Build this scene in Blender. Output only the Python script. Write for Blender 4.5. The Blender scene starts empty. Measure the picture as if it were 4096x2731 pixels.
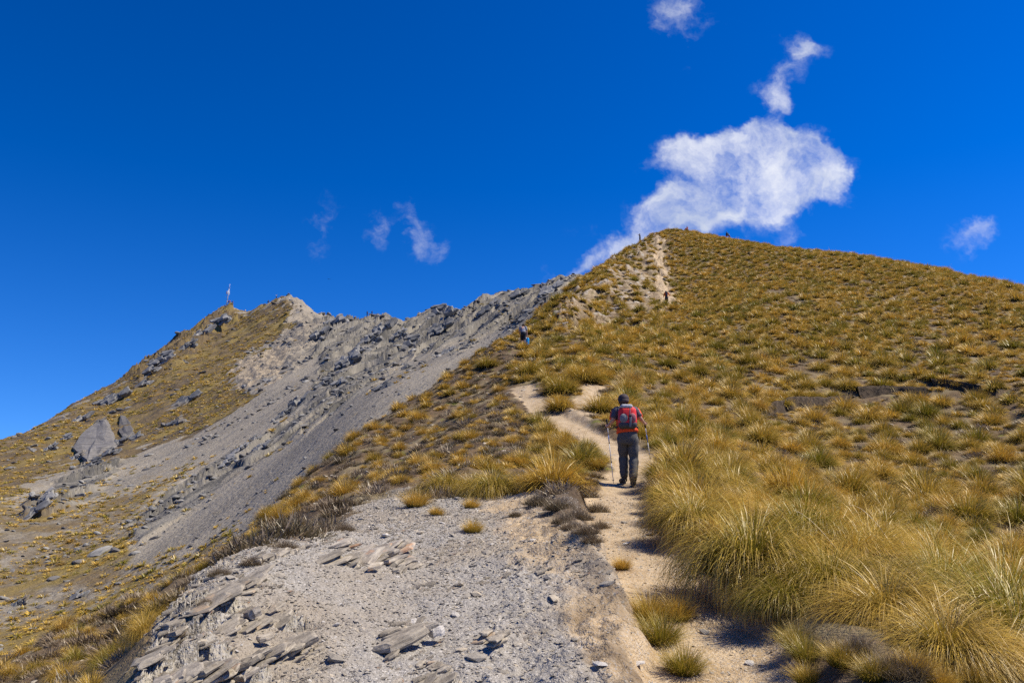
import bpy, bmesh, math, random
import numpy as np
from mathutils import Vector, Matrix, Euler, Quaternion

# ------------------------------------------------------------------ camera, sky, sun, exposure
SC = bpy.context.scene
COL = SC.collection
F = 3306.0; PX0 = 2048.0; PY0 = 1365.5; PITCH = math.radians(10.0); EYE = 1.6   # photo pixels (4096 wide)
CP, SP = math.cos(PITCH), math.sin(PITCH)
cam_d = bpy.data.cameras.new('camera'); cam_d.sensor_width = 36.0; cam_d.lens = 36.0 * F / 4096.0
cam_d.clip_start = 0.05; cam_d.clip_end = 120000.0
cam = bpy.data.objects.new('camera', cam_d); COL.objects.link(cam)
cam.location = (0, 0, EYE); cam.rotation_euler = (math.radians(90) + PITCH, 0, 0)
SC.camera = cam
SC.view_settings.view_transform = 'Standard'; SC.view_settings.look = 'None'
SC.view_settings.gamma = 1.0; SC.view_settings.exposure = 0.38; SC.view_settings.use_curve_mapping = False
SC.render.engine = 'CYCLES'
SC.cycles.max_bounces = 5; SC.cycles.diffuse_bounces = 3; SC.cycles.glossy_bounces = 2
SC.cycles.transparent_max_bounces = 8
SC.cycles.use_denoising = False
SUN_AZ, SUN_EL = math.radians(88), math.radians(55)     # clockwise from straight ahead
sun_dir = Vector((math.sin(SUN_AZ) * math.cos(SUN_EL), math.cos(SUN_AZ) * math.cos(SUN_EL), math.sin(SUN_EL)))
sl = bpy.data.lights.new('sun', 'SUN'); sl.energy = 5.0; sl.angle = math.radians(0.53); sl.color = (1.0, 0.905, 0.755)
sun = bpy.data.objects.new('sun', sl); COL.objects.link(sun)
sun.rotation_euler = sun_dir.to_track_quat('Z', 'Y').to_euler()

class NT:
    """small node-tree helper"""
    def __init__(s, tree): s.t = tree; s.n = tree.nodes; s.l = tree.links
    def node(s, typ, **kw):
        nd = s.n.new(typ)
        for k, v in kw.items():
            if k[0] == '_': setattr(nd, k[1:], v)
            else: s.put(nd, k, v)
        return nd
    def put(s, nd, k, v):
        key = int(k[1:]) if k[0] == 'i' and k[1:].isdigit() else k.replace('__', ' ')
        sock = nd.inputs[key]
        if hasattr(v, 'is_output'): s.l.new(v, sock)
        elif isinstance(v, bpy.types.Node): s.l.new(v.outputs[0], sock)
        else: sock.default_value = v
    def math(s, op, a, b=None, c=None, clamp=False):
        nd = s.n.new('ShaderNodeMath'); nd.operation = op; nd.use_clamp = clamp
        for i, v in enumerate((a, b, c)):
            if v is not None: s.put(nd, f'i{i}', v)
        return nd.outputs[0]
    def vmath(s, op, a, b=None, sc=None):
        nd = s.n.new('ShaderNodeVectorMath'); nd.operation = op
        s.put(nd, 'i0', a)
        if b is not None: s.put(nd, 'i1', b)
        if sc is not None: s.put(nd, 'Scale', sc)
        return nd.outputs['Value'] if op in ('LENGTH', 'DOT_PRODUCT', 'DISTANCE') else nd.outputs[0]
    def mix(s, f, a, b, blend='MIX'):
        nd = s.n.new('ShaderNodeMix'); nd.data_type = 'RGBA'; nd.blend_type = blend
        s.put(nd, 'i0', f)
        for i, v in ((6, a), (7, b)):
            if isinstance(v, tuple) and len(v) == 3: v = (*v, 1)
            s.put(nd, f'i{i}', v)
        return nd.outputs[2]
    def mr(s, v, a, b, c=0.0, d=1.0, smooth=True):
        nd = s.n.new('ShaderNodeMapRange'); nd.interpolation_type = 'SMOOTHSTEP' if smooth else 'LINEAR'
        for i, q in enumerate((v, a, b, c, d)): s.put(nd, f'i{i}', q)
        return nd.outputs[0]
    def noise(s, vec, scale, detail=3, rough=0.55, dist=0.0):
        nd = s.n.new('ShaderNodeTexNoise'); s.put(nd, 'Vector', vec); s.put(nd, 'Scale', scale)
        nd.inputs['Detail'].default_value = detail; nd.inputs['Roughness'].default_value = rough
        nd.inputs['Distortion'].default_value = dist
        return nd
    def vor(s, vec, scale, feature='F1'):
        nd = s.n.new('ShaderNodeTexVoronoi'); nd.feature = feature
        s.put(nd, 'Vector', vec); s.put(nd, 'Scale', scale); return nd
    def mapping(s, vec, loc=(0, 0, 0), rot=(0, 0, 0), scale=(1, 1, 1), typ='POINT'):
        nd = s.n.new('ShaderNodeMapping'); nd.vector_type = typ
        s.put(nd, 'Vector', vec); s.put(nd, 'Location', loc); s.put(nd, 'Rotation', rot); s.put(nd, 'Scale', scale)
        return nd.outputs[0]

# world: clear high-country sky with a few clouds
def pix2ang(px, py):
    px = np.asarray(px, float); py = np.asarray(py, float)
    X = px - PX0; U = PY0 - py
    dx = X; dy = F * CP - U * SP; dz = F * SP + U * CP
    return np.arctan2(dx, dy), dz / np.hypot(dx, dy)
def pix2dir(px, py):
    X = px - PX0; U = PY0 - py
    return Vector((X, F * CP - U * SP, F * SP + U * CP)).normalized()
wd = bpy.data.worlds.new('World'); wd.cycles.sampling_method = 'MANUAL'; wd.cycles.sample_map_resolution = 128; SC.world = wd; wd.use_nodes = True
W = NT(wd.node_tree); W.n.clear()
sky = W.n.new('ShaderNodeTexSky'); sky.sky_type = 'NISHITA'; sky.sun_disc = False
sky.sun_elevation = SUN_EL; sky.sun_rotation = SUN_AZ; sky.altitude = 1500; sky.air_density = 1.0
sky.dust_density = 0.0; sky.ozone_density = 3.0
tc0 = W.n.new('ShaderNodeTexCoord')
sky_v = W.vmath('NORMALIZE', W.vmath('ADD', W.vmath('MULTIPLY', tc0.outputs['Generated'], (1, 1, .88)), (0, 0, .125)))
W.l.new(sky_v, sky.inputs['Vector'])
gam = W.node('ShaderNodeGamma', Color=sky.outputs[0], Gamma=1.45)
hsv = W.node('ShaderNodeHueSaturation', Hue=0.509, Saturation=1.21, Value=1.0, Color=gam.outputs[0])
tc = W.n.new('ShaderNodeTexCoord')
sep = W.node('ShaderNodeSeparateXYZ', Vector=tc.outputs['Generated'])
ysafe = W.math('MAXIMUM', sep.outputs[1], 0.05)
comb = W.node('ShaderNodeCombineXYZ', X=W.math('DIVIDE', sep.outputs[0], ysafe), Y=W.math('DIVIDE', sep.outputs[2], ysafe), Z=0.0)
wn1 = W.noise(comb.outputs[0], 9.0, 5, 0.6)
wn2 = W.noise(comb.outputs[0], 38.0, 4, 0.62)
warp = W.vmath('ADD', W.vmath('SCALE', W.vmath('SUBTRACT', wn1.outputs['Color'], (0.5, 0.5, 0.5)), sc=0.10),
               W.vmath('SCALE', W.vmath('SUBTRACT', wn2.outputs['Color'], (0.5, 0.5, 0.5)), sc=0.014))
cp_ = W.vmath('ADD', comb.outputs[0], warp)
# cloud puffs: centre px, py, half-axes px, tilt degrees, weight
PUFFS = [(2680, 620, 95, 55, -35, .8), (2800, 560, 110, 60, -22, .8), (2940, 520, 120, 55, -8, .8), (3090, 515, 110, 50, 8, .8), (3220, 560, 100, 60, 30, .75), (3310, 640, 80, 90, 50, .75),
 (2900, 650, 240, 130, 0, .8), (2830, 700, 170, 90, -15, .8), (3060, 610, 230, 90, 5, .7), (3120, 740, 230, 100, 0, .5), (2560, 960, 190, 60, -30, .5), (2850, 800, 260, 90, -8, .6), (3130, 680, 220, 130, 10, .6), (2960, 780, 330, 90, -5, .8), (2760, 800, 200, 70, -25, .65), (3180, 800, 150, 80, -20, .5),
 (2600, 880, 200, 70, -28, .7), (2820, 880, 230, 60, 0, .7), (3020, 880, 170, 60, 0, .55), (2420, 1000, 170, 50, -33, .7), (2300, 1060, 110, 40, -35, .6), (2680, 960, 170, 50, -20, .55), (3170, 950, 80, 50, -35, .5), (2950, 960, 90, 40, 0, .4),
 (2340, 890, 70, 70, 0, .3), (2170, 1080, 35, 95, 20, .42), (3360, 740, 50, 90, -15, .35), (3400, 820, 40, 60, 0, .25),
 (3160, 330, 75, 135, 20, 0.85), (3120, 400, 80, 70, 0, .6), (3200, 180, 120, 48, 15, .58), (3260, 210, 60, 36, 0, .42), (3060, 330, 45, 40, 0, .3), (3330, 620, 50, 110, -20, .35),
 (2720, 40, 130, 110, 20, .72), (2640, 100, 50, 70, 20, .42), (2760, 270, 30, 45, 10, .26), (2900, 90, 110, 30, 20, .2),
 (1740, 985, 100, 80, 25, .78), (1680, 915, 70, 55, 60, .58), (1530, 890, 70, 130, -12, .60), (1300, 830, 110, 75, -20, .52), (1265, 950, 50, 90, -15, .48), (1640, 830, 35, 60, -25, .42),
 (3870, 960, 55, 90, 38, .56), (3920, 905, 50, 30, 0, .42), (3380, 740, 50, 60, 0, .35), (2390, 265, 22, 20, 0, .22)]
den = None
for (cx, cy, rx, ry, rot, wgt) in PUFFS:
    d = pix2dir(cx, cy)
    m = W.mapping(cp_, (d.x / d.y, d.z / d.y, 0), (0, 0, math.radians(-rot)), (rx / F * 1.7, ry / F * 1.7, 1), 'TEXTURE')
    v = W.mr(W.vmath('LENGTH', m), 1.0, 0.1, 0.0, wgt * 0.95)
    den = v if den is None else W.math('ADD', den, v)
fb = W.noise(cp_, 17.0, 6, 0.60)
fb2 = W.noise(comb.outputs[0], 90.0, 4, 0.6)
fbm = W.math('ADD', W.math('MULTIPLY', fb.outputs[0], 0.88), W.math('MULTIPLY', fb2.outputs[0], 0.12))
fbs = W.math('ADD', W.math('MULTIPLY', W.math('SUBTRACT', fbm, 0.5), 1.35), 0.5)
lo = W.math('MAXIMUM', W.math('SUBTRACT', 0.60, W.math('MULTIPLY', den, 0.40)), 0.10)
alpha = W.mr(W.math('SUBTRACT', fbs, lo), 0.0, 0.76, 0.0, 0.94)
alpha = W.math('MULTIPLY', alpha, W.math('MINIMUM', W.math('MULTIPLY', den, 1.5), 1.0))
alpha = W.math('MULTIPLY', alpha, W.mr(sep.outputs[1], 0.1, 0.3))
alpha = W.math('MULTIPLY', alpha, W.mr(den, 0.02, 0.16))
cn = W.noise(cp_, 11.0, 4, 0.55)
cloudc = W.mix(W.mr(W.math('ADD', cn.outputs[0], W.math('MULTIPLY', den, 0.05)), 0.40, 0.66), (8.0, 8.6, 9.8), (11.0, 11.2, 11.8))  # shaded cloud interior is put into the colour as grey-blue noise
skyc = W.mix(alpha, hsv.outputs[0], cloudc)
bg = W.node('ShaderNodeBackground', Color=skyc, Strength=0.066)
wo = W.node('ShaderNodeOutputWorld', Surface=bg.outputs[0])

# ------------------------------------------------------------------ numeric helpers
def world2pix(x, y, z):
    z = z - EYE
    d = y * CP + z * SP; u = -y * SP + z * CP
    d = np.where(d < 0.05, 0.05, d)
    return PX0 + F * x / d, PY0 - F * u / d
_rs = np.random.RandomState(7)
_perm = _rs.permutation(512).astype(np.int64); _grad = _rs.uniform(0, 2 * math.pi, 512)
_gx, _gy = np.cos(_grad), np.sin(_grad)
def pnoise(x, y, seed=0):
    xi = np.floor(x).astype(np.int64); yi = np.floor(y).astype(np.int64)
    fx = x - xi; fy = y - yi
    u = fx * fx * fx * (fx * (fx * 6 - 15) + 10); v = fy * fy * fy * (fy * (fy * 6 - 15) + 10)
    def g(ix, iy, dx, dy):
        h = _perm[(_perm[(ix + seed * 57) & 511] + iy) & 511]
        return _gx[h] * dx + _gy[h] * dy
    a = g(xi, yi, fx, fy); b = g(xi + 1, yi, fx - 1, fy); c = g(xi, yi + 1, fx, fy - 1); d = g(xi + 1, yi + 1, fx - 1, fy - 1)
    return (a + u * (b - a)) * (1 - v) + (c + u * (d - c)) * v
def fbm2(x, y, octv=4, seed=0, gain=0.5):
    o = 0; amp = 1.0
    for k in range(octv):
        o = o + amp * pnoise(x * 2 ** k + 13.7 * k, y * 2 ** k - 7.3 * k, seed + k); amp *= gain
    return o
def ridged(x, y, octv=4, seed=0):
    o = 0; amp = 1.0
    for k in range(octv):
        o = o + amp * (1 - 2 * np.abs(pnoise(x * 2 ** k + 5.1 * k, y * 2 ** k + 3.3 * k, seed + k))); amp *= 0.5
    return o
def sstep(x, a, b):
    t = np.clip((x - a) / (b - a), 0, 1); return t * t * (3 - 2 * t)
def in_poly(px, py, poly):
    ins = np.zeros(px.shape, bool); n = len(poly)
    for i in range(n):
        x1, y1 = poly[i]; x2, y2 = poly[(i + 1) % n]
        c = ((y1 > py) != (y2 > py)) & (px < (x2 - x1) * (py - y1) / (y2 - y1 + 1e-9) + x1)
        ins ^= c
    return ins
def poly_soft(px, py, poly, soft):
    """signed-distance soft mask, 1 inside"""
    d = np.full(px.shape, 1e9)
    n = len(poly)
    for i in range(n):
        ax, ay = poly[i]; bx, by = poly[(i + 1) % n]
        ex, ey = bx - ax, by - ay
        t = np.clip(((px - ax) * ex + (py - ay) * ey) / (ex * ex + ey * ey), 0, 1)
        d = np.minimum(d, np.hypot(px - ax - t * ex, py - ay - t * ey))
    s = np.where(in_poly(px, py, poly), d, -d)
    return sstep(s, -soft, soft)
def line_dist(x, y, line):
    d = np.full(x.shape, 1e9); sg = np.zeros(x.shape)
    for i in range(len(line) - 1):
        ax, ay = line[i]; bx, by = line[i + 1]; ex, ey = bx - ax, by - ay
        t = np.clip(((x - ax) * ex + (y - ay) * ey) / (ex * ex + ey * ey), 0, 1)
        qx, qy = x - ax - t * ex, y - ay - t * ey
        dd = np.hypot(qx, qy); m = dd < d
        d = np.where(m, dd, d); sg = np.where(m, np.sign(ex * qy - ey * qx), sg)
    return d, sg

# ------------------------------------------------------------------ terrain: survey points (photo pixel + range in metres)
def tps_fit(P, v, lam):
    n = len(P); D = np.linalg.norm(P[:, None] - P[None], axis=2)
    K = np.where(D > 0, D ** 2 * np.log(D + 1e-12), 0) + lam * np.eye(n)
    Q = np.c_[np.ones(n), P]
    return np.linalg.solve(np.block([[K, Q], [Q.T, np.zeros((3, 3))]]), np.r_[v, 0, 0, 0])
def tps_eval(P, w, X):
    out = np.empty(len(X))
    for i in range(0, len(X), 20000):
        x = X[i:i + 20000]; D = np.linalg.norm(x[:, None] - P[None], axis=2)
        out[i:i + 20000] = np.where(D > 0, D ** 2 * np.log(D + 1e-12), 0) @ w[:-3] + w[-3] + x @ w[-2:]
    return out
SA, SB = 5.0, 1.5
def prep(pts):
    p = np.array(pts, float); az, te = pix2ang(p[:, 0], p[:, 1])
    return np.c_[az * SA, np.log(p[:, 2]) * SB], te
# --- near ridge: px,py,range
A_SIL=[(-500,2830),(0,2681),(333,2532),(536,2455),(700,2380),(820,2310),(1012,2170),(1190,1975),(1265,1899),(1438,1752),(1694,1586),(1873,1455),(1962,1390),(2093,1325),(2140,1264),(2182,1228),(2331,1110),(2393,1075),(2449,1037),(2510,1000),(2566,974),(2608,944),(2650,930),(2669,923),(2716,922),(2772,932),(2865,950),(2917,957),(2982,971),(3112,992),(3312,1010),(3476,1031),(3627,1058),(3748,1079),(3900,1113),(4096,1152),(4600,1250)]
A_SILR=[15,16,18,20,22,24,30,37,40,45,52,56,60,66,72,80,118,126,134,143,152,160,165,168,168,167,164,162,159,154,146,139,133,128,122,115,100]
A_PTS=[(530,2731,4.7),(1000,2731,4.7),(1500,2731,4.75),(2000,2731,4.8),(2400,2731,4.8),(2800,2731,4.9),(3300,2731,4.8),(3700,2731,5.0),(4096,2731,6.0),
 (-300,3150,3.9),(200,3100,4.0),(430,2860,4.7),(380,2735,7.6),(150,2740,9.0),
 (620,2560,5.4),(760,2370,6.4),(900,2262,7.4),(1050,2180,9.0),(1500,2400,6.4),(1500,2150,9.6),(2000,2400,6.5),(2000,2150,10.0),(1800,1990,13.5),(2100,2000,13.0),(2200,1890,16.5),
 (1250,2140,11.0),(1400,2030,14.5),(1250,2050,18),(1400,1930,24),(1600,1900,22),(1600,1750,34),(1800,1750,27),(1900,1600,40),(1000,2235,15.5),(850,2330,13.5),(600,2500,11.5),(300,2640,10),(0,2790,9),
 (2450,2050,11.8),(2480,1945,15.8),(2620,2320,7.6),(2760,2520,6.0),(2560,1820,20),(2400,1757,22.5),(2250,1687,26),(2150,1620,30),(2100,1561,34),(2090,1388,56),(2000,1450,50),
 (2300,1480,40),(2500,1550,36),(2500,1400,50),(2400,1310,74),(2667,1218,96),(2550,1280,78),(2600,1100,122),(2500,1120,112),(2620,1000,148),
 (2700,1750,26),(3000,1750,30),(3500,1750,34),(4000,1750,36),(2800,1600,37),(3000,1590,39),(3300,1575,42),(3600,1550,44),(3900,1550,44),(4096,1580,42),
 (3000,1400,55),(3500,1400,58),(4000,1400,60),(3000,1200,86),(3500,1200,88),(4000,1250,80),(3300,1080,120),(2900,1050,132),
 (2700,1930,16),(2850,1900,18.5),(3100,1950,20),(3500,1950,25),(4000,1950,27),(3300,2080,17),(3700,2100,20),(4096,2150,21),
 (2850,2150,10),(3050,2200,9.5),(2950,2310,7.8),(3060,2430,6.7),(3300,2330,8.3),(3400,2440,7.0),(3650,2510,6.7),(3700,2330,10.5),(4000,2400,13),(4096,2550,10),(4000,2690,6.4),
 (4500,1300,75),(4500,1700,35),(4500,2300,18),(4500,2731,8.5)]
def buildA(na=181,nr=300,rmin=1.2,rmax=420):
    pts=list(A_PTS)+[(a[0],a[1],r) for a,r in zip(A_SIL,A_SILR)]
    P,te=prep(pts)
    extra=[];ev=[]
    for (px,py),r in zip(A_SIL,A_SILR):
        az,t=pix2ang(px,py)
        for k,m in ((1.35,0.0),(2.2,0.0)):
            drop=(0.10 if px<2150 else 0.045)*(1 if k<2 else 3.0)
            extra.append((az*SA,math.log(r*k)*SB));ev.append(t-drop)
    # near camera: standing ground
    for px in (-500,600,1400,2300,3200,4096,4600):
        az,_=pix2ang(px,2731)
        side=abs(px-2200)/2000
        z2=0.22-0.10*max(0,side-0.6)
        extra.append((az*SA,math.log(2.2)*SB));ev.append((z2-EYE)/2.2)
    P=np.r_[P,np.array(extra)];v=np.r_[te,np.array(ev)]
    w=tps_fit(P,v,1e-3)
    azs=np.linspace(-0.76,0.76,na);lr=np.linspace(math.log(rmin),math.log(rmax),nr)
    G=np.stack(np.meshgrid(azs*SA,lr*SB,indexing='ij'),-1).reshape(-1,2)
    T=tps_eval(P,w,G).reshape(na,nr)
    # near field: z smooth to standing height
    r=np.exp(lr)
    z=EYE+T*r
    k=np.clip((np.log(2.4)-lr)/(np.log(2.4)-np.log(1.2)),0,1);k=k*k*(3-2*k)
    z=z*(1-k)+k*(0.10*r[None]*np.cos(azs)[:,None])
    T=(z-EYE)/r
    # silhouette correction
    sa=pix2ang([a[0] for a in A_SIL],[a[1] for a in A_SIL]);o=np.argsort(sa[0])
    want=np.interp(azs,sa[0][o],sa[1][o]);lsr=np.interp(azs,sa[0][o],np.log(np.array(A_SILR))[o])
    m=(lr[None]>lsr[:,None]-0.5)
    cur=np.where(m,T,-9).max(1)
    wgt=np.exp(-((lr[None]-lsr[:,None])/0.32)**2)
    for _ in range(3):
        cur=np.where(m,T,-9).max(1);T=T+(want-cur)[:,None]*wgt
    return azs,lr,T,want,np.where(m,T,-9).max(1)
B_SIL=[(-600,1980),(-300,1850),(0,1761),(107,1734),(208,1675),(321,1598),(440,1544),(536,1479),(661,1395),(774,1318),(833,1264),(887,1226),(929,1223),(982,1255),(1012,1240),(1077,1211),(1113,1196),(1149,1188),(1196,1202),(1256,1246),(1292,1270),(1327,1271),(1363,1291),(1474,1300),(1492,1294),(1515,1270),(1557,1282),(1611,1294),(1664,1276),(1706,1240),(1754,1237),(1789,1233),(1819,1246),(1843,1249),(1890,1214),(1938,1193),(1998,1169),(2081,1163),(2117,1160),(2176,1151),(2224,1133),(2271,1115),(2319,1112),(2420,1105),(2600,1120),(3000,1200),(3800,1300),(4600,1400)]
B_SILR=np.interp([p[0] for p in B_SIL],[-600,0,440,661,887,929,1012,1149,1250,1363,1515,1720,1890,2081,2319,2600,3000,4600],[240,260,340,400,470,475,455,430,405,365,335,300,275,250,225,230,260,300])
B_PTS=[(0,2660,85),(0,2400,105),(0,2190,125),(0,2000,152),(0,1880,190),(400,2540,86),(400,2190,118),(400,1950,158),(400,1750,215),(400,1620,280),
 (800,2300,90),(800,2000,125),(800,1750,180),(800,1550,250),(800,1400,340),(1150,2000,95),(1150,1750,140),(1150,1500,215),(1150,1330,320),(920,1290,420),
 (1450,1750,98),(1450,1550,150),(1450,1400,230),(1700,1590,105),(1700,1420,170),(1700,1320,235),(1900,1440,120),(1900,1300,190),(2100,1310,125),(2100,1220,185),(2300,1130,160),(2300,1200,110),
 (-400,2700,85),(-400,2200,125),(-400,1950,185)]
def buildB(na=241,nr=240,rmin=45,rmax=1400):
    pts=list(B_PTS)+[(a[0],a[1],r) for a,r in zip(B_SIL,B_SILR)][::1]
    P,te=prep(pts);extra=[];ev=[]
    for (px,py),r in list(zip(B_SIL,B_SILR))[::2]:
        az,t=pix2ang(px,py)
        for k in (1.18,1.9,3.0):
            extra.append((az*SA,math.log(r*k)*SB));ev.append(t-{1.18:0.05,1.9:0.22,3.0:0.36}[k])
    for px in (-400,200,800,1400,2000,2600,3400,4400):
        az,_=pix2ang(px,1500);extra.append((az*SA,math.log(50)*SB));ev.append(-0.30 if px<2200 else -0.25)
    for px in (2700,3400,4400):
        az,_=pix2ang(px,1500);extra.append((az*SA,math.log(120)*SB));ev.append(0.0)
    P=np.r_[P,np.array(extra)];v=np.r_[te,np.array(ev)]
    w=tps_fit(P,v,3e-3)
    azs=np.linspace(-0.76,0.76,na);lr=np.linspace(math.log(rmin),math.log(rmax),nr)
    G=np.stack(np.meshgrid(azs*SA,lr*SB,indexing='ij'),-1).reshape(-1,2)
    T=tps_eval(P,w,G).reshape(na,nr)
    sa=pix2ang([a[0] for a in B_SIL],[a[1] for a in B_SIL])
    want=np.interp(azs,sa[0],sa[1]);lsr=np.interp(azs,sa[0],np.log(B_SILR))
    wgt=np.exp(-((lr[None]-lsr[:,None])/0.22)**2)
    for _ in range(4):
        cur=T.max(1);T=T+(want-cur)[:,None]*wgt
    return azs,lr,T,want,T.max(1)
class Field:
    """height field in polar coordinates about the survey station"""
    def __init__(s, azs, lrs, Z, T0=None):
        s.az, s.lr, s.Z = azs, lrs, Z
        s.r = np.exp(lrs)
        s.T = (Z - EYE) / s.r[None]
        s.vis = np.maximum.accumulate(s.T, axis=1)
    def _idx(s, x, y):
        az = np.arctan2(x, y); lr = np.log(np.maximum(np.hypot(x, y), 1e-3))
        i = np.clip(np.searchsorted(s.az, az) - 1, 0, len(s.az) - 2); j = np.clip(np.searchsorted(s.lr, lr) - 1, 0, len(s.lr) - 2)
        fa = np.clip((az - s.az[i]) / (s.az[i + 1] - s.az[i]), 0, 1); fr = np.clip((lr - s.lr[j]) / (s.lr[j + 1] - s.lr[j]), 0, 1)
        return i, j, fa, fr
    def height(s, x, y):
        x = np.asarray(x, float); y = np.asarray(y, float)
        i, j, fa, fr = s._idx(x, y); Z = s.Z
        return (Z[i, j] * (1 - fa) + Z[i + 1, j] * fa) * (1 - fr) + (Z[i, j + 1] * (1 - fa) + Z[i + 1, j + 1] * fa) * fr
    def normal(s, x, y, e=0.5):
        e = np.maximum(e, 0.01 * np.hypot(x, y))
        gx = (s.height(x + e, y) - s.height(x - e, y)) / (2 * e); gy = (s.height(x, y + e) - s.height(x, y - e)) / (2 * e)
        n = np.stack([-gx, -gy, np.ones_like(gx)], -1)
        return n / np.linalg.norm(n, axis=-1, keepdims=True)
    def visible(s, x, y, tol=0.004):
        i, j, fa, fr = s._idx(np.asarray(x, float), np.asarray(y, float))
        return s.T[i, j] >= s.vis[i, j] - tol
    def hit(s, px, py, rmin=2.0, rmax=1e9):
        az, te = pix2ang(px, py); az = float(az); te = float(te)
        i = int(np.clip(np.searchsorted(s.az, az) - 1, 0, len(s.az) - 2)); f = (az - s.az[i]) / (s.az[i + 1] - s.az[i])
        T = s.T[i] * (1 - f) + s.T[i + 1] * f
        ok = np.where((T >= te) & (s.r > rmin) & (s.r < rmax))[0]
        if len(ok) == 0:
            m = (s.r > rmin) & (s.r < rmax); j = int(np.where(m, T, -9).argmax()); r = s.r[j]
        else:
            j = int(ok[0])
            if j > 0 and T[j] > T[j - 1]:
                q = (te - T[j - 1]) / (T[j] - T[j - 1]); r = math.exp(s.lr[j - 1] + max(0, q) * (s.lr[j] - s.lr[j - 1]))
            else: r = s.r[j]
        x, y = r * math.sin(az), r * math.cos(az)
        return Vector((x, y, float(s.height(x, y))))

def grid_interp(azs, lr, T, az2, lr2):
    azc = np.clip(az2, azs[0], azs[-1])
    i = np.clip(np.searchsorted(azs, azc) - 1, 0, len(azs) - 2); fa = (azc - azs[i]) / (azs[i + 1] - azs[i])
    j = np.clip(np.searchsorted(lr, lr2) - 1, 0, len(lr) - 2); fr = np.clip((lr2 - lr[j]) / (lr[j + 1] - lr[j]), 0, 1)
    R = T[i] * (1 - fa)[:, None] + T[i + 1] * fa[:, None]
    return R[:, j] * (1 - fr)[None] + R[:, j + 1] * fr[None]

def tag(o, label=None, cat=None, group=None, kind=None):
    if label: o['label'] = label
    if cat: o['category'] = cat
    if group: o['group'] = group
    if kind: o['kind'] = kind
    return o
def mesh_np(name, V, Fq, mat=None, smooth=True):
    me = bpy.data.meshes.new(name); V = np.asarray(V, np.float32); Fq = np.asarray(Fq, np.int32)
    me.vertices.add(len(V)); me.vertices.foreach_set('co', V.ravel())
    k = Fq.shape[1]
    me.loops.add(Fq.size); me.loops.foreach_set('vertex_index', Fq.ravel())
    me.polygons.add(len(Fq)); me.polygons.foreach_set('loop_start', np.arange(0, Fq.size, k, dtype=np.int32))
    me.polygons.foreach_set('loop_total', np.full(len(Fq), k, np.int32))
    me.polygons.foreach_set('use_smooth', np.full(len(Fq), smooth))
    me.update(calc_edges=True)
    if mat: me.materials.append(mat)
    return me
def obj(name, me, parent=None, mat=None):
    o = bpy.data.objects.new(name, me); COL.objects.link(o)
    if parent: o.parent = parent
    if mat and not me.materials: me.materials.append(mat)
    return o
def empty(name, loc, rz=0.0):
    o = bpy.data.objects.new(name, None); COL.objects.link(o); o.location = loc; o.rotation_euler = (0, 0, rz)
    o.empty_display_size = 0.1
    return o
def attr(me, name, data, typ='FLOAT_COLOR', dom='POINT'):
    at = me.attributes.new(name, typ, dom)
    if typ == 'FLOAT_COLOR':
        if data.shape[1] == 3: data = np.c_[data, np.ones(len(data))]
        at.data.foreach_set('color', data.astype(np.float32).ravel())
    elif typ == 'FLOAT_VECTOR': at.data.foreach_set('vector', data.astype(np.float32).ravel())
    else: at.data.foreach_set('value', data.astype(np.float32 if typ == 'FLOAT' else np.int32).ravel())

# ------------------------------------------------------------------ near ridge (surface A)
aA, lA, TA, _, _ = buildA()
def ext_az(core, n_side):
    d = np.linspace(0, 1, n_side + 1)[1:] ** 1.6
    hi = core[-1] + (math.pi - core[-1]) * d; lo = core[0] - (math.pi + core[0]) * d
    return np.r_[lo[::-1], core, hi]
azA = ext_az(np.linspace(-0.64, 0.64, 800), 36)
lrA = np.r_[np.linspace(math.log(1.2), math.log(4.0), 36, endpoint=False), np.linspace(math.log(4.0), math.log(14.0), 300, endpoint=False),
            np.linspace(math.log(14.0), math.log(175.0), 300, endpoint=False), np.linspace(math.log(175.0), math.log(420.0), 30)]
T = grid_interp(aA, lA, TA, azA, lrA)
rA = np.exp(lrA)
# behind the observer the two sides meet
wr = np.clip((np.abs(azA) - 1.2) / (math.pi - 1.2), 0, 1)
Tl, Tr = T[0].copy(), T[-1].copy()
Tm = 0.5 * (np.minimum(Tl, 0.0) + np.minimum(Tr, 0.0)) - 0.12 * sstep(rA, 5, 60)
T = T * (1 - wr[:, None]) + Tm[None] * wr[:, None]
ZA = EYE + T * rA[None]
ZA -= (sstep(rA, 200, 420) * 90)[None]
XA = rA[None] * np.sin(azA)[:, None]; YA = rA[None] * np.cos(azA)[:, None]
base = Field(azA, lrA, ZA)
PATH_PX = [(2950, 2860), (2900, 2731), (2790, 2560), (2700, 2420), (2610, 2290), (2530, 2190), (2468, 2100), (2455, 2040), (2478, 1965), (2530, 1890), (2552, 1830), (2450, 1778), (2330, 1722), (2240, 1684), (2190, 1655), (2140, 1615), (2105, 1575), (2085, 1545)]
BRANCH_PX = [(2290, 1700), (2325, 1660), (2338, 1620), (2345, 1580), (2370, 1545)]
SPUR_PX = [(2660, 1235), (2668, 1180), (2640, 1130), (2655, 1080), (2628, 1040), (2640, 990), (2632, 950)]
def px_line(pts, fld, **k): return [tuple(fld.hit(a, b, **k)[:2]) for a, b in pts]
path_l = px_line(PATH_PX, base); branch_l = px_line(BRANCH_PX, base); spur_l = px_line(SPUR_PX, base, rmin=60)
PXA, PYA = world2pix(XA, YA, ZA)
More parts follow.
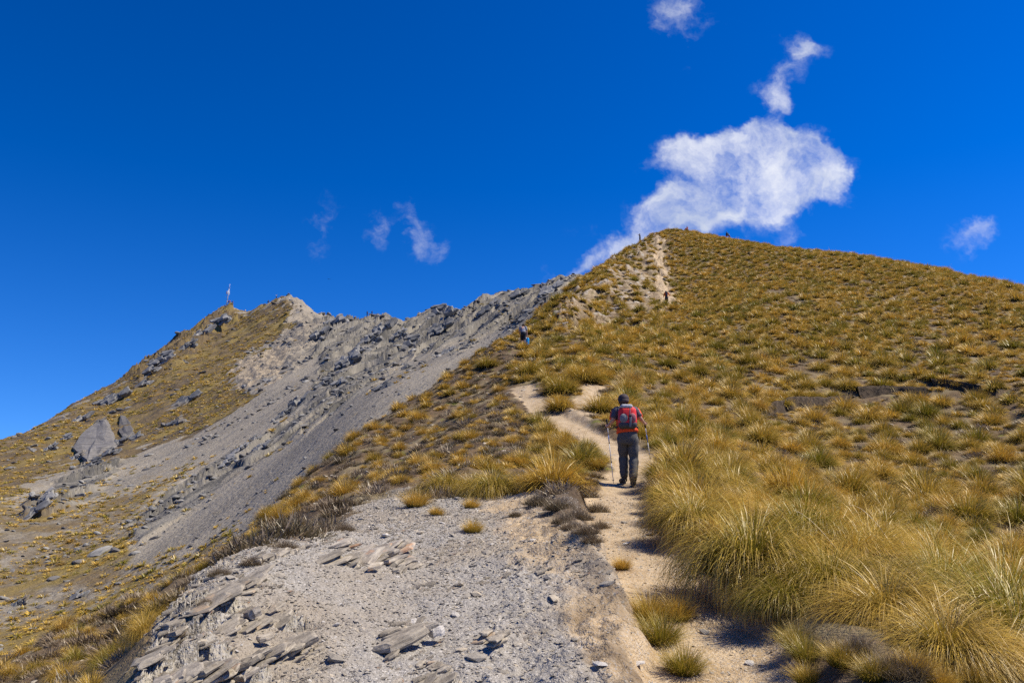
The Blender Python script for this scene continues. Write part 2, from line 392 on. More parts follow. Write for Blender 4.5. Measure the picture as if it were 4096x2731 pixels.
GRAVEL = [(480, 2900), (520, 2731), (620, 2560), (760, 2350), (900, 2255), (1060, 2165), (1250, 2155), (1440, 2050), (1560, 2000), (1800, 1992), (2000, 1995), (2150, 2010), (2250, 2070), (2370, 2190), (2440, 2300), (2520, 2420), (2620, 2580), (2700, 2731), (2760, 2950)]
TAN = [(1850, 1995), (2200, 2015), (2330, 2120), (2450, 2300), (2640, 2731), (2700, 2950), (2450, 2900), (2300, 2620), (2230, 2480), (2060, 2330), (1990, 2180)]
ROCKY = [(480, 2900), (520, 2731), (620, 2560), (760, 2350), (900, 2262), (1010, 2300), (1120, 2400), (1230, 2520), (1290, 2731), (1300, 2900)]
SPUR = [(2600, 950), (2650, 940), (2655, 1000), (2640, 1080), (2655, 1140), (2668, 1225), (2560, 1285), (2420, 1315), (2400, 1300), (2470, 1210), (2440, 1180), (2330, 1290), (2230, 1310), (2300, 1200), (2460, 1090), (2540, 1020)]
PLAT = [(2180, 1700), (2250, 1665), (2420, 1745), (2560, 1810), (2560, 1880), (2500, 1900), (2400, 1850), (2300, 1770)]
front = (YA > 0.5) & (np.abs(azA)[:, None] < 0.7)
nz = fbm2(XA * 0.8, YA * 0.8, 3, 3) * 1.0
jx = PXA + 55 * nz; jy = PYA + 40 * fbm2(XA * 0.8, YA * 0.8, 3, 9)
near = (rA < 15.5)[None] & front
grav = poly_soft(jx, jy, GRAVEL, 28) * near
tan_ = poly_soft(jx, jy, TAN, 90) * near
rocky = poly_soft(jx, jy, ROCKY, 60) * near
farA = ((rA > 60) & (rA < 175))[None] & front
spur = poly_soft(jx + 60 * nz, jy, SPUR, 26) * farA
plat = poly_soft(jx, jy, PLAT, 16) * ((rA > 14) & (rA < 34))[None] * front
dP, sP = line_dist(XA, YA, path_l); dBr, _ = line_dist(XA, YA, branch_l); dS, _ = line_dist(XA, YA, spur_l)
wob = (0.10 + .16 * sstep(np.broadcast_to(rA[None], ZA.shape), 14, 22)) * fbm2(XA * 1.6, YA * 1.6, 3, 21)
pathm = 1 - sstep(dP + wob, 0.34, 0.60)
brm = (1 - sstep(dBr + wob, 0.30, 0.6))
spm = 0.75 * (1 - sstep(dS + wob * 7, 0.3, 1.6)) * farA
# banks beside the trodden path
RR = np.broadcast_to(rA[None], ZA.shape)
bank_l = 0.36 * sstep(dP + wob * 1.5, 0.34, 0.62) * np.exp(-np.maximum(dP - 0.62, 0) / 1.1) * (sP > 0) * sstep(RR, 6.2, 8.2) * (1 - sstep(RR, 12.2, 14)) + 0.20 * sstep(dP + wob * 1.5, 0.34, 0.52) * np.exp(-np.maximum(dP - 0.5, 0) / .9) * (sP > 0) * (RR < 7.5)
bank_r = 0.16 * sstep(dP, 0.35, 0.8) * np.exp(-np.maximum(dP - 0.8, 0) / 1.5) * (sP < 0) * (RR < 30)
ZA = ZA + bank_l + bank_r - 0.05 * pathm
# slumped soil scarp across the right hillside
SCARPS = [[(3060, 1640), (3150, 1612), (3260, 1592), (3400, 1586)], [(3430, 1562), (3560, 1546), (3700, 1548)], [(3722, 1528), (3800, 1534), (3920, 1552)]]
scarp_w = [px_line(s, base, rmin=30, rmax=60) for s in SCARPS]
scarpm = np.zeros_like(ZA)
for ln in scarp_w:
    d, sg = line_dist(XA, YA, ln)
    d = d + 0.22 * np.abs(fbm2(XA * .5, YA * .5, 2, 33))
    low = (sg < 0)
    ZA -= np.where(low, 0.28 * np.exp(-d / 2.2), 0) * (RR > 20)
    scarpm = np.maximum(scarpm, (1 - sstep(d, 0.15, 0.5)) * (RR > 20))
# relief
soft = 1 - np.clip(pathm + grav * 0.9 + plat, 0, 1)
lump = fbm2(XA * 0.7, YA * 0.7, 4, 40)
ZA += soft * np.clip(RR / 12, 0.3, 1.6) * 0.10 * lump
ZA += 0.035 * fbm2(XA * 2.3, YA * 2.3, 4, 50) * (1 - 0.5 * pathm)
ZA += spur * (0.9 * ridged(XA * 0.18, YA * 0.1, 4, 60) - 0.6) + spur * 0.3 * fbm2(XA * 0.9, YA * 0.9, 3, 64)
leftslope = front * (1 - sstep(PXA, 1900, 2150)) * sstep(RR, 12, 16)
ZA += leftslope * 0.16 * ridged(XA * 0.5, YA * 0.35, 3, 70)
# foliated schist: stepped relief along the cleavage
fol = XA * 0.80 - YA * 0.62
st = fol * 3.4 + 0.9 * fbm2(XA * 1.1, YA * 1.1, 3, 80) + 0.3 * fbm2(XA * 5, YA * 5, 2, 84)
saw = st - np.floor(st)
st2 = fol * 11 + 1.2 * fbm2(XA * 2.5, YA * 2.5, 3, 86); saw2 = st2 - np.floor(st2)
ledge = rocky * sstep(fbm2(XA * 0.9, YA * 0.9, 2, 88), -0.35, 0.1)
ZA += ledge * (0.12 * (saw ** 1.4 - 0.45) + 0.04 * (saw2 - .5))
ZA += grav * (1 - rocky) * (0.016 * (saw2 - 0.5) * sstep(fbm2(XA * 0.6, YA * 0.6, 2, 92), -0.1, 0.4) + 0.03 * fbm2(XA * 1.3, YA * 1.3, 3, 95))
ZA += grav * 0.010 * fbm2(XA * 9, YA * 9, 2, 99)
clod = grav * tan_ * sstep(PXA, 2150, 2300) + (bank_l > 0.05) * (dP < 1.3)
ZA += np.clip(clod, 0, 1) * 0.045 * fbm2(XA * 6, YA * 6, 3, 101)
scarpm = np.maximum(scarpm, .55 * np.clip(tan_ * grav * sstep(fbm2(XA * 1.5, YA * 1.5, 3, 37), .05, .5) * sstep(PXA, 2050, 2300), 0, 1))
scarpm = np.maximum(scarpm, (sP > 0) * sstep(dP, .30, .45) * (1 - sstep(dP + 3 * wob, .75, 1.2)) * sstep(RR, 8.0, 9.0) * (1 - sstep(RR, 11.8, 13)))
scarpm = np.maximum(scarpm, .75 * (sP > 0) * sstep(dP + wob, .34, .48) * (1 - sstep(dP + 2 * wob, .55, .95)) * (RR < 13) * sstep(fbm2(XA * 2.2, YA * 2.2, 3, 39), -.25, .25))
LA = Field(azA, lrA, ZA)

def grid_faces(na, nr):
    i, j = np.meshgrid(np.arange(na - 1), np.arange(nr - 1), indexing='ij'); b = (i * nr + j).ravel()
    return np.stack([b, b + 1, b + nr + 1, b + nr], -1)
def ground_mesh(name, X, Y, Z, mat, zone, extra=None):
    me = mesh_np(name, np.stack([X, Y, Z], -1).reshape(-1, 3), grid_faces(*X.shape), mat)
    attr(me, 'zone', zone.reshape(-1, zone.shape[-1]))
    if extra is not None: attr(me, 'flow', extra.reshape(-1, 3), 'FLOAT_VECTOR')
    return tag(obj(name, me), kind='structure')

def new_mat(name):
    m = bpy.data.materials.new(name); m.use_nodes = True; t = NT(m.node_tree); t.n.clear()
    return m, t
def finish(t, col, rough=0.9, bump=None, bstr=0.5, bdist=0.02, spec=0.2):
    p = t.node('ShaderNodeBsdfPrincipled', Base__Color=col, Roughness=rough)
    p.inputs['Specular IOR Level'].default_value = spec
    if bump is not None:
        b = t.node('ShaderNodeBump', Strength=bstr, Distance=bdist, Height=bump); t.l.new(b.outputs[0], p.inputs['Normal'])
    t.node('ShaderNodeOutputMaterial', Surface=p.outputs[0])
    return p
def zone_nodes(t):
    at = t.node('ShaderNodeAttribute', _attribute_name='zone'); s = t.node('ShaderNodeSeparateColor', Color=at.outputs['Color'])
    return s.outputs[0], s.outputs[1], s.outputs[2], at.outputs['Alpha']
def edge(t, z, n, lo=0.35, hi=0.65, amt=0.5):
    return t.mr(t.math('ADD', z, t.math('MULTIPLY', t.math('SUBTRACT', n, 0.5), amt)), lo, hi)

# material of the near ridge
MA, t = new_mat('ridge_ground')
geo = t.n.new('ShaderNodeNewGeometry'); P = geo.outputs['Position']
zt, zg, zr, zs = zone_nodes(t)
n1 = t.noise(P, 0.6, 4); n2 = t.noise(P, 4.0, 5, 0.6); n3 = t.noise(P, 22.0, 4, 0.65); n4 = t.noise(P, 75, 3, .6)
soil = t.mix(t.mr(n2.outputs[0], 0.36, 0.62), (0.078, 0.052, 0.030), (0.15, 0.10, 0.052))
soil = t.mix(t.mr(n1.outputs[0], 0.45, 0.68), soil, (0.23, 0.185, 0.10))
soil = t.mix(t.mr(n3.outputs[0], 0.50, 0.66), soil, (0.21, 0.15, 0.09))
soil = t.mix(t.mr(t.noise(P, 1.7, 4).outputs[0], .60, .70), soil, (0.17, .17, .035))
v1 = t.vor(P, 42); v2 = t.vor(P, 110)
vs = t.node('ShaderNodeSeparateColor', Color=v1.outputs['Color']); vs2 = t.node('ShaderNodeSeparateColor', Color=v2.outputs['Color'])
gra = t.mix(vs2.outputs[0], (0.235, 0.218, 0.19), (0.39, 0.362, 0.318))
gra = t.mix(t.math('MULTIPLY', t.mr(vs.outputs[1], 0.5, 0.95), 0.7), gra, (0.33, 0.303, 0.262))
gra = t.mix(t.mr(vs2.outputs[1], .86, .97), gra, (0.52, .49, .44))
gra = t.mix(t.math('MULTIPLY', t.mr(n1.outputs[0], 0.42, 0.62), 0.6), gra, (0.30, 0.245, 0.172))
tanc = t.mix(t.mr(n2.outputs[0], 0.34, 0.66), (0.37, 0.265, 0.145), (0.52, 0.395, 0.24))
tanc = t.mix(t.math('MULTIPLY', t.mr(n3.outputs[0], 0.5, 0.7), 0.6), tanc, (0.46, 0.385, 0.285))
tanc = t.mix(t.math('MULTIPLY', t.mr(vs2.outputs[1], .75, .95), .6), tanc, (0.52, .49, .44))
tanc = t.mix(t.math('MULTIPLY', t.mr(n4.outputs[0], 0.55, 0.75), 0.55), tanc, (0.24, 0.17, 0.10))
fl = t.mapping(P, rot=(0, 0, math.radians(38)), scale=(9.0, 0.9, 4.0))
rf = t.noise(fl, 1.6, 5, 0.62)
rock = t.mix(t.mr(rf.outputs[0], 0.36, 0.62), (0.20, 0.18, 0.15), (0.40, 0.365, 0.305))
rock = t.mix(t.mr(t.noise(P, 1.3, 4).outputs[0], .60, .72), rock, (0.42, .29, .17))
rock = t.mix(t.math('MULTIPLY', t.mr(vs2.outputs[0], .6, .95), .5), rock, (0.5, .49, .47))
e = t.math('MULTIPLY', n2.outputs[0], 1.0)
c = t.mix(edge(t, zg, e), soil, gra)
c = t.mix(edge(t, zt, e, .15, .85, .9), c, tanc)
c = t.mix(edge(t, zr, e), c, rock)
c = t.mix(t.math('MULTIPLY', t.math('SUBTRACT', 1.0, zs), 0.8), c, (0.085, 0.058, 0.036))
hgt = t.math('ADD', t.math('MULTIPLY', t.math('SUBTRACT', 1.0, v1.outputs[0]), 0.45), t.math('MULTIPLY', n3.outputs[0], 1.1))
hgt = t.math('ADD', hgt, t.math('MULTIPLY', rf.outputs[0], t.math('MULTIPLY', zr, 3.0)))
hgt = t.math('ADD', hgt, t.math('MULTIPLY', t.math('SUBTRACT', 1.0, v2.outputs[0]), 0.25))
finish(t, c, 0.92, hgt, 0.85, 0.022)
zoneA = np.stack([np.clip(np.maximum.reduce([pathm, brm * 0.9, tan_ * grav * (.80 + .6 * nz), spm, spur * 0.42 + 0.4 * spur * nz, plat * (0.42 + 0.5 * nz)]), 0, 1),
                  np.clip(np.maximum(grav, plat * 0.8), 0, 1), np.clip(np.maximum(ledge, spur * (0.34 + 0.6 * nz)), 0, 1), 1 - np.clip(scarpm, 0, 1)], -1)
ground_mesh('ridge_ground', XA, YA, ZA, MA, zoneA)

# ------------------------------------------------------------------ far mountain face (surface B)
aB, lB, TB, _, _ = buildB()
azB = np.r_[np.linspace(-1.5, -0.64, 20, endpoint=False), np.linspace(-0.64, 0.16, 560, endpoint=False), np.linspace(0.16, 0.76, 40)]
lrB = np.r_[np.linspace(math.log(45), math.log(70), 40, endpoint=False), np.linspace(math.log(70), math.log(520), 620, endpoint=False), np.linspace(math.log(520), math.log(1400), 24)]
rB = np.exp(lrB)
ZB = EYE + grid_interp(aB, lB, TB, azB, lrB) * rB[None]
XB = rB[None] * np.sin(azB)[:, None]; YB = rB[None] * np.cos(azB)[:, None]
PXB, PYB = world2pix(XB, YB, ZB); RB = np.broadcast_to(rB[None], ZB.shape)
FU = XB * .38 + YB * .83 + ZB * .41; FV = XB * .91 - YB * .42            # metres down the fall line / across it
VEG1 = [(-500, 2100), (-500, 1840), (0, 1758), (210, 1672), (440, 1540), (660, 1392), (830, 1262), (930, 1222), (985, 1258), (1130, 1192), (1160, 1250), (1150, 1330), (1080, 1390), (980, 1410), (930, 1450), (925, 1540), (1010, 1575), (960, 1640), (880, 1690), (760, 1740), (640, 1780), (560, 1800), (480, 1850), (330, 1880), (200, 1880), (60, 1960), (-200, 2050)]
VEG2 = [(-500, 2800), (-500, 2150), (0, 1980), (120, 2000), (260, 1990), (480, 1950), (620, 1890), (760, 1830), (800, 1850), (650, 1980), (560, 2060), (520, 2180), (620, 2250), (760, 2240), (900, 2150), (980, 2130), (900, 2250), (700, 2400), (300, 2600), (0, 2760)]
TANB = [(930, 1470), (1000, 1425), (1070, 1420), (1110, 1400), (1160, 1420), (1120, 1480), (1020, 1540), (960, 1555)]
PALE = [(1120, 1215), (1190, 1215), (1280, 1290), (1240, 1380), (1180, 1470), (1110, 1400), (1140, 1300)]
ROCKB = [(1280, 1275), (1380, 1295), (1520, 1272), (1610, 1296), (1720, 1238), (1850, 1250), (1930, 1200), (2100, 1160), (2330, 1110), (2230, 1190), (2120, 1290), (1990, 1330), (1820, 1380), (1640, 1420), (1480, 1480), (1350, 1560), (1240, 1590), (1290, 1480), (1250, 1370)]
ROCKB2 = [(640, 1420), (830, 1280), (920, 1240), (960, 1300), (880, 1330), (800, 1390), (700, 1440), (560, 1520), (520, 1500)]
ROCKB3 = [(60, 2070), (180, 1960), (330, 1870), (480, 1850), (420, 1940), (250, 2060), (80, 2110)]
STREAK = [(1180, 1640), (1290, 1560), (1420, 1480), (1560, 1440), (1600, 1470), (1380, 1600), (1120, 1790), (900, 1930), (700, 2060), (560, 2160), (520, 2120), (700, 1980), (900, 1840), (1060, 1740)]
jn = fbm2(FU * 0.05, FV * 0.14, 4, 11); jn2 = fbm2(FU * 0.05, FV * 0.14, 4, 17)
jx = PXB + 70 * jn; jy = PYB + 60 * jn2
veg = np.maximum(poly_soft(jx, jy, VEG1, 22), 0.55 * poly_soft(jx, jy, VEG2, 60))
tanb = poly_soft(jx, jy, TANB, 14); pale = poly_soft(jx, jy, PALE, 20)
rockb = np.maximum.reduce([poly_soft(jx, jy, ROCKB, 25), poly_soft(jx, jy, ROCKB2, 18), poly_soft(jx, jy, ROCKB3, 18), 0.8 * poly_soft(jx, jy, STREAK, 20)])
fine = RB / 250.0
ZB += veg * fine * 1.2 * fbm2(FU * 0.10, FV * 0.22, 4, 22) * 0.9
ZB += (1 - veg) * fine * (0.8 * fbm2(FU * 0.02, FV * 0.06, 3, 31) + 0.22 * fbm2(FU * 0.2, FV * 0.3, 3, 37))
crag = ridged(FU * 0.030, FV * 0.13, 3, 41)
stp = FV * 0.16 + 1.1 * fbm2(FU * 0.03, FV * 0.05, 3, 47); sw = stp - np.floor(stp)
skyfade = 1 - 0.75 * np.exp(-((np.log(RB) - np.log(np.interp(azB, *[pix2ang([p[0] for p in B_SIL], [p[1] for p in B_SIL])[0], B_SILR]))[:, None]) / 0.05) ** 2)
ZB += rockb * fine * skyfade * (2.2 * (crag - 0.8) + 2.2 * (sw ** 1.5 - 0.4) + .8 * fbm2(FU * .12, FV * .2, 2, 49))
ZB += pale * fine * 1.6 * (ridged(FU * 0.16, FV * 0.10, 4, 51) - 0.8)
ZB += tanb * fine * 1.2 * (ridged(FU * 0.2, FV * 0.2, 3, 55) - 0.8)
LB = Field(azB, lrB, ZB)
MB, t = new_mat('mountain_ground')
geo = t.n.new('ShaderNodeNewGeometry'); P = geo.outputs['Position']
fa = t.node('ShaderNodeAttribute', _attribute_name='flow').outputs['Vector']
zv, zr, zt, zp = zone_nodes(t)
m1 = t.mapping(fa, scale=(0.025, 0.10, 1)); s1 = t.noise(m1, 1.0, 5, 0.6); s2 = t.noise(fa, 0.25, 5, 0.62); s3 = t.noise(fa, 1.6, 4, .65); s4 = t.noise(t.mapping(fa, scale=(0.07, 0.30, 1)), 1.0, 5, 0.65)
scree = t.mix(t.mr(s1.outputs[0], 0.35, 0.65), (0.215, 0.192, 0.155), (0.305, 0.27, 0.212))
scree = t.mix(t.mr(s3.outputs[0], 0.52, 0.72), scree, (0.37, 0.345, 0.295))
scree = t.mix(t.math('MULTIPLY', t.mr(s4.outputs[0], 0.56, 0.68), .7), scree, (0.17, 0.165, 0.155))
scree = t.mix(t.math('MULTIPLY', t.mr(s2.outputs[0], 0.56, 0.72), .6), scree, (0.26, 0.205, 0.12))
rockc = t.mix(t.mr(s4.outputs[0], 0.38, 0.62), (0.095, 0.092, 0.085), (0.235, 0.217, 0.183))
rockc = t.mix(t.mr(s3.outputs[0], 0.55, 0.7), rockc, (0.31, 0.29, 0.25))
vegc = t.mix(t.mr(s2.outputs[0], 0.38, 0.62), (0.082, 0.064, 0.045), (0.15, 0.11, 0.06))
vegc = t.mix(t.mr(s3.outputs[0], 0.52, 0.68), vegc, (0.22, 0.155, 0.055))
vegc = t.mix(t.math('MULTIPLY', t.mr(s1.outputs[0], 0.48, 0.62), .75), vegc, (0.225, 0.168, 0.052))
vegc = t.mix(t.mr(s4.outputs[0], 0.60, 0.72), vegc, (0.20, 0.19, 0.175))
tanc = t.mix(t.mr(s3.outputs[0], .35, .65), (0.24, .195, .135), (0.40, .335, .245))
c = t.mix(edge(t, zr, s2.outputs[0]), scree, rockc)
c = t.mix(t.math('MULTIPLY', zp, 0.34), c, tanc)
c = t.mix(edge(t, zv, t.math('ADD', t.math('MULTIPLY', s1.outputs[0], .6), t.math('MULTIPLY', s2.outputs[0], .4)), .35, .65, 2.0), c, vegc)
c = t.mix(edge(t, zt, s2.outputs[0]), c, tanc)
hb = t.math('ADD', t.math('MULTIPLY', s3.outputs[0], 0.8), t.math('MULTIPLY', s4.outputs[0], 1.2))
finish(t, c, 0.93, hb, 0.9, 0.5)
zoneB = np.stack([np.clip(veg, 0, 1), np.clip(rockb, 0, 1), tanb, pale], -1)
ground_mesh('mountain_ground', XB, YB, ZB, MB, zoneB, np.stack([FU, FV, 0 * FU], -1))
# valley floor far below, out to the horizon
MV, t = new_mat('valley_floor')
g = t.n.new('ShaderNodeNewGeometry'); n = t.noise(g.outputs['Position'], 0.0012, 5)
finish(t, t.mix(t.mr(n.outputs[0], .4, .6), (0.06, .075, .035), (0.14, .115, .06)))
N = 96; th = np.linspace(0, 2 * math.pi, N, endpoint=False)
V = np.r_[[[0, 0, -420.0]], np.c_[9000 * np.sin(th), 9000 * np.cos(th), np.full(N, -420.0)], np.c_[70000 * np.sin(th), 70000 * np.cos(th), np.full(N, -600.0)]]
k = np.arange(N); k2 = (k + 1) % N
Ft = np.r_[np.c_[np.zeros(N, int), 1 + k2, 1 + k], np.c_[1 + k, 1 + k2, 1 + N + k2], np.c_[1 + k, 1 + N + k2, 1 + N + k]]
tag(obj('valley_floor', mesh_np('valley_floor', V, Ft[:, ::-1], MV)), kind='structure')
# ------------------------------------------------------------------ grass and shrubs
def grass_mat(name, gold, olive, base, dead, greenk=0.5):
    m, t = new_mat(name)
    b = t.node('ShaderNodeAttribute', _attribute_name='blade'); s = t.node('ShaderNodeSeparateColor', Color=b.outputs['Color'])
    ti = t.node('ShaderNodeAttribute', _attribute_name='tint', _attribute_type='INSTANCER').outputs['Fac']
    tt, rnd = s.outputs[0], s.outputs[1]
    g = t.mix(t.mr(t.math('ADD', t.math('MULTIPLY', tt, 0.8), t.math('MULTIPLY', t.math('SUBTRACT', ti, greenk), 1.1)), 0.05, 0.75), olive, gold)
    g = t.mix(t.mr(rnd, 0.70, 0.95), g, dead)
    g = t.mix(t.mr(tt, 0.30, 0.02), g, base)  # dark root colour, deepened to paint in shade inside the clump
    g = t.mix(t.math('MULTIPLY', t.mr(ti, 0.8, 1.0), 0.55), g, dead)
    v = t.math('ADD', 0.72, t.math('MULTIPLY', s.outputs[2], 0.56))
    g = t.mix(1.0, g, t.node('ShaderNodeCombineColor', Red=v, Green=v, Blue=v).outputs[0], 'MULTIPLY')
    d = t.node('ShaderNodeBsdfDiffuse', Color=g); tr = t.node('ShaderNodeBsdfTranslucent', Color=g)
    mx = t.node('ShaderNodeMixShader', Fac=0.20, i1=d.outputs[0], i2=tr.outputs[0])
    gl = t.node('ShaderNodeBsdfGlossy', Color=(1, .97, .9, 1), Roughness=0.42)
    mx2 = t.node('ShaderNodeMixShader', Fac=0.045, i1=mx.outputs[0], i2=gl.outputs[0])
    t.node('ShaderNodeOutputMaterial', Surface=mx2.outputs[0])
    return m
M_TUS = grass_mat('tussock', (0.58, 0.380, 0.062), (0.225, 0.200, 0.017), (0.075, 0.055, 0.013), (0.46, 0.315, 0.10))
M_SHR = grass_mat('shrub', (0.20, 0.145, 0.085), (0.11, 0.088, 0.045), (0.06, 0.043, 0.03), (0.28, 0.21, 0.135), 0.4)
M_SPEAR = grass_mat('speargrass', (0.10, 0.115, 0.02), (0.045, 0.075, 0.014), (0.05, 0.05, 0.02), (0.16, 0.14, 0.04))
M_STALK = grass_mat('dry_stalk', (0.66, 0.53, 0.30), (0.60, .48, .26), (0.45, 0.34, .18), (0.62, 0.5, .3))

def blades(name, seed, n, rb, L, th0, droop, w, nseg, mat, jit=0.5, lean=(0, 0), up=0.0):
    """a clump of curved tapering blades as one mesh"""
    R = np.random.RandomState(seed)
    rad = rb * np.sqrt(R.rand(n)) ; ph = R.rand(n) * 2 * math.pi
    bx, by = rad * np.cos(ph), rad * np.sin(ph)
    az = ph + R.randn(n) * jit
    q = rad / rb
    a0 = np.clip(th0[0] + (th0[1] - th0[0]) * q + R.randn(n) * 0.16, 0.02, 1.45)
    dr = (droop[0] + (droop[1] - droop[0]) * R.rand(n)) * (0.75 + 0.4 * q)
    ln = (L[0] + (L[1] - L[0]) * R.rand(n)) * (1 - 0.12 * q)
    t = np.linspace(0, 1, nseg + 1)
    th = a0[:, None] + dr[:, None] * t[None] ** 1.35
    seg = (ln / nseg)[:, None]
    tm = 0.5 * (th[:, 1:] + th[:, :-1])
    hz = np.c_[np.zeros(n), np.cumsum(np.sin(tm) * seg, 1)]; vz = np.c_[np.zeros(n), np.cumsum(np.cos(tm) * seg, 1)]
    X = bx[:, None] + hz * np.cos(az)[:, None] + lean[0] * (t ** 1.5)[None] * ln[:, None]
    Y = by[:, None] + hz * np.sin(az)[:, None] + lean[1] * (t ** 1.5)[None] * ln[:, None]
    Zv = vz - 0.03
    wd_ = w * (0.7 + 0.6 * R.rand(n))[:, None] * np.clip(1.05 - t ** 2.2, 0.10, 1)[None]
    tw = az + math.pi / 2 + R.randn(n) * 0.5
    ox, oy = np.cos(tw)[:, None] * wd_ * .5, np.sin(tw)[:, None] * wd_ * .5
    V = np.stack([np.stack([X - ox, Y - oy, Zv], -1), np.stack([X + ox, Y + oy, Zv], -1)], 2).reshape(-1, 3)
    k = nseg + 1
    b = (np.arange(n)[:, None] * k + np.arange(nseg)[None]).ravel() * 2
    Fq = np.stack([b, b + 1, b + 3, b + 2], -1)
    me = mesh_np(name, V, Fq, mat)
    col = np.stack([np.broadcast_to(t[None], (n, k)), np.broadcast_to(R.rand(n)[:, None], (n, k)), np.broadcast_to(R.rand(n)[:, None], (n, k))], -1)
    attr(me, 'blade', np.repeat(col.reshape(-1, 3), 2, axis=0))
    return me
def join_me(name, mes, mat):
    Vs, Fs, Cs, o = [], [], [], 0
    for me in mes:
        v = np.empty(len(me.vertices) * 3, np.float32); me.vertices.foreach_get('co', v)
        f = np.empty(len(me.loops), np.int32); me.loops.foreach_get('vertex_index', f)
        c = np.empty(len(me.vertices) * 4, np.float32); me.attributes['blade'].data.foreach_get('color', c)
        Vs.append(v.reshape(-1, 3)); Fs.append(f.reshape(-1, 4) + o); Cs.append(c.reshape(-1, 4)); o += len(me.vertices)
        bpy.data.meshes.remove(me)
    me = mesh_np(name, np.concatenate(Vs), np.concatenate(Fs), mat); attr(me, 'blade', np.concatenate(Cs)); return me
# tussocks about 1.25 m wide and 0.75 m tall at scale 1
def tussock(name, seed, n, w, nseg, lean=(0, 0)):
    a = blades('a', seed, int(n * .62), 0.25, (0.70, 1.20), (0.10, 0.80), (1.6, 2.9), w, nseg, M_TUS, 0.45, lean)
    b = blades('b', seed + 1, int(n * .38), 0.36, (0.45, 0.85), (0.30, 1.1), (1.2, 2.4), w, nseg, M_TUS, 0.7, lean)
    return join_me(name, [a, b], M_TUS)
def dome(name, seed, n, w, nseg):
    a = blades('a', seed, int(n * .7), 0.30, (0.46, 0.66), (0.04, 1.18), (0.35, 1.1), w, nseg, M_TUS, 0.35)
    b = blades('b', seed + 1, int(n * .18), 0.26, (0.62, 0.86), (0.10, 0.85), (0.8, 1.9), w * .8, nseg, M_TUS, 0.8)
    c = blades('c', seed + 2, int(n * .12), 0.42, (0.25, 0.45), (0.5, 1.3), (0.3, 0.9), w, nseg, M_TUS, 0.8)
    return join_me(name, [a, b, c], M_TUS)
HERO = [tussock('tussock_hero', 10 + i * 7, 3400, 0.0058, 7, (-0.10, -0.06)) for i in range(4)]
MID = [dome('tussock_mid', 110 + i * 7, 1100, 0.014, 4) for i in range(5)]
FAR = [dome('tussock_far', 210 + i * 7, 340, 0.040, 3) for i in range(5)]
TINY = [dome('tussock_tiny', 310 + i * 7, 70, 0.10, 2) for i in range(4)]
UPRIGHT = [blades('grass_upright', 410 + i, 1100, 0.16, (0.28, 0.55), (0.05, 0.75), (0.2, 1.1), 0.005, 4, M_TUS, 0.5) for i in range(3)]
def shrub(name, seed, n, w, nseg):
    a = blades('a', seed, n // 2, 0.42, (0.10, 0.30), (0.15, 1.1), (-0.4, 0.8), w, nseg, M_SHR, 2.5)
    b = blades('b', seed + 1, n // 2, 0.30, (0.18, 0.42), (0.1, 0.9), (-0.3, 0.7), w, nseg, M_SHR, 1.5)
    return join_me(name, [a, b], M_SHR)
SHRN = [shrub('shrub_near', 510 + i * 3, 1500, 0.007, 3) for i in range(3)]
SHRM = [shrub('shrub_mid', 540 + i * 3, 420, 0.020, 2) for i in range(3)]
SPEAR = blades('speargrass', 560, 240, 0.05, (0.45, 0.75), (0.1, 1.35), (0.0, 0.25), 0.022, 3, M_SPEAR, 3.0)

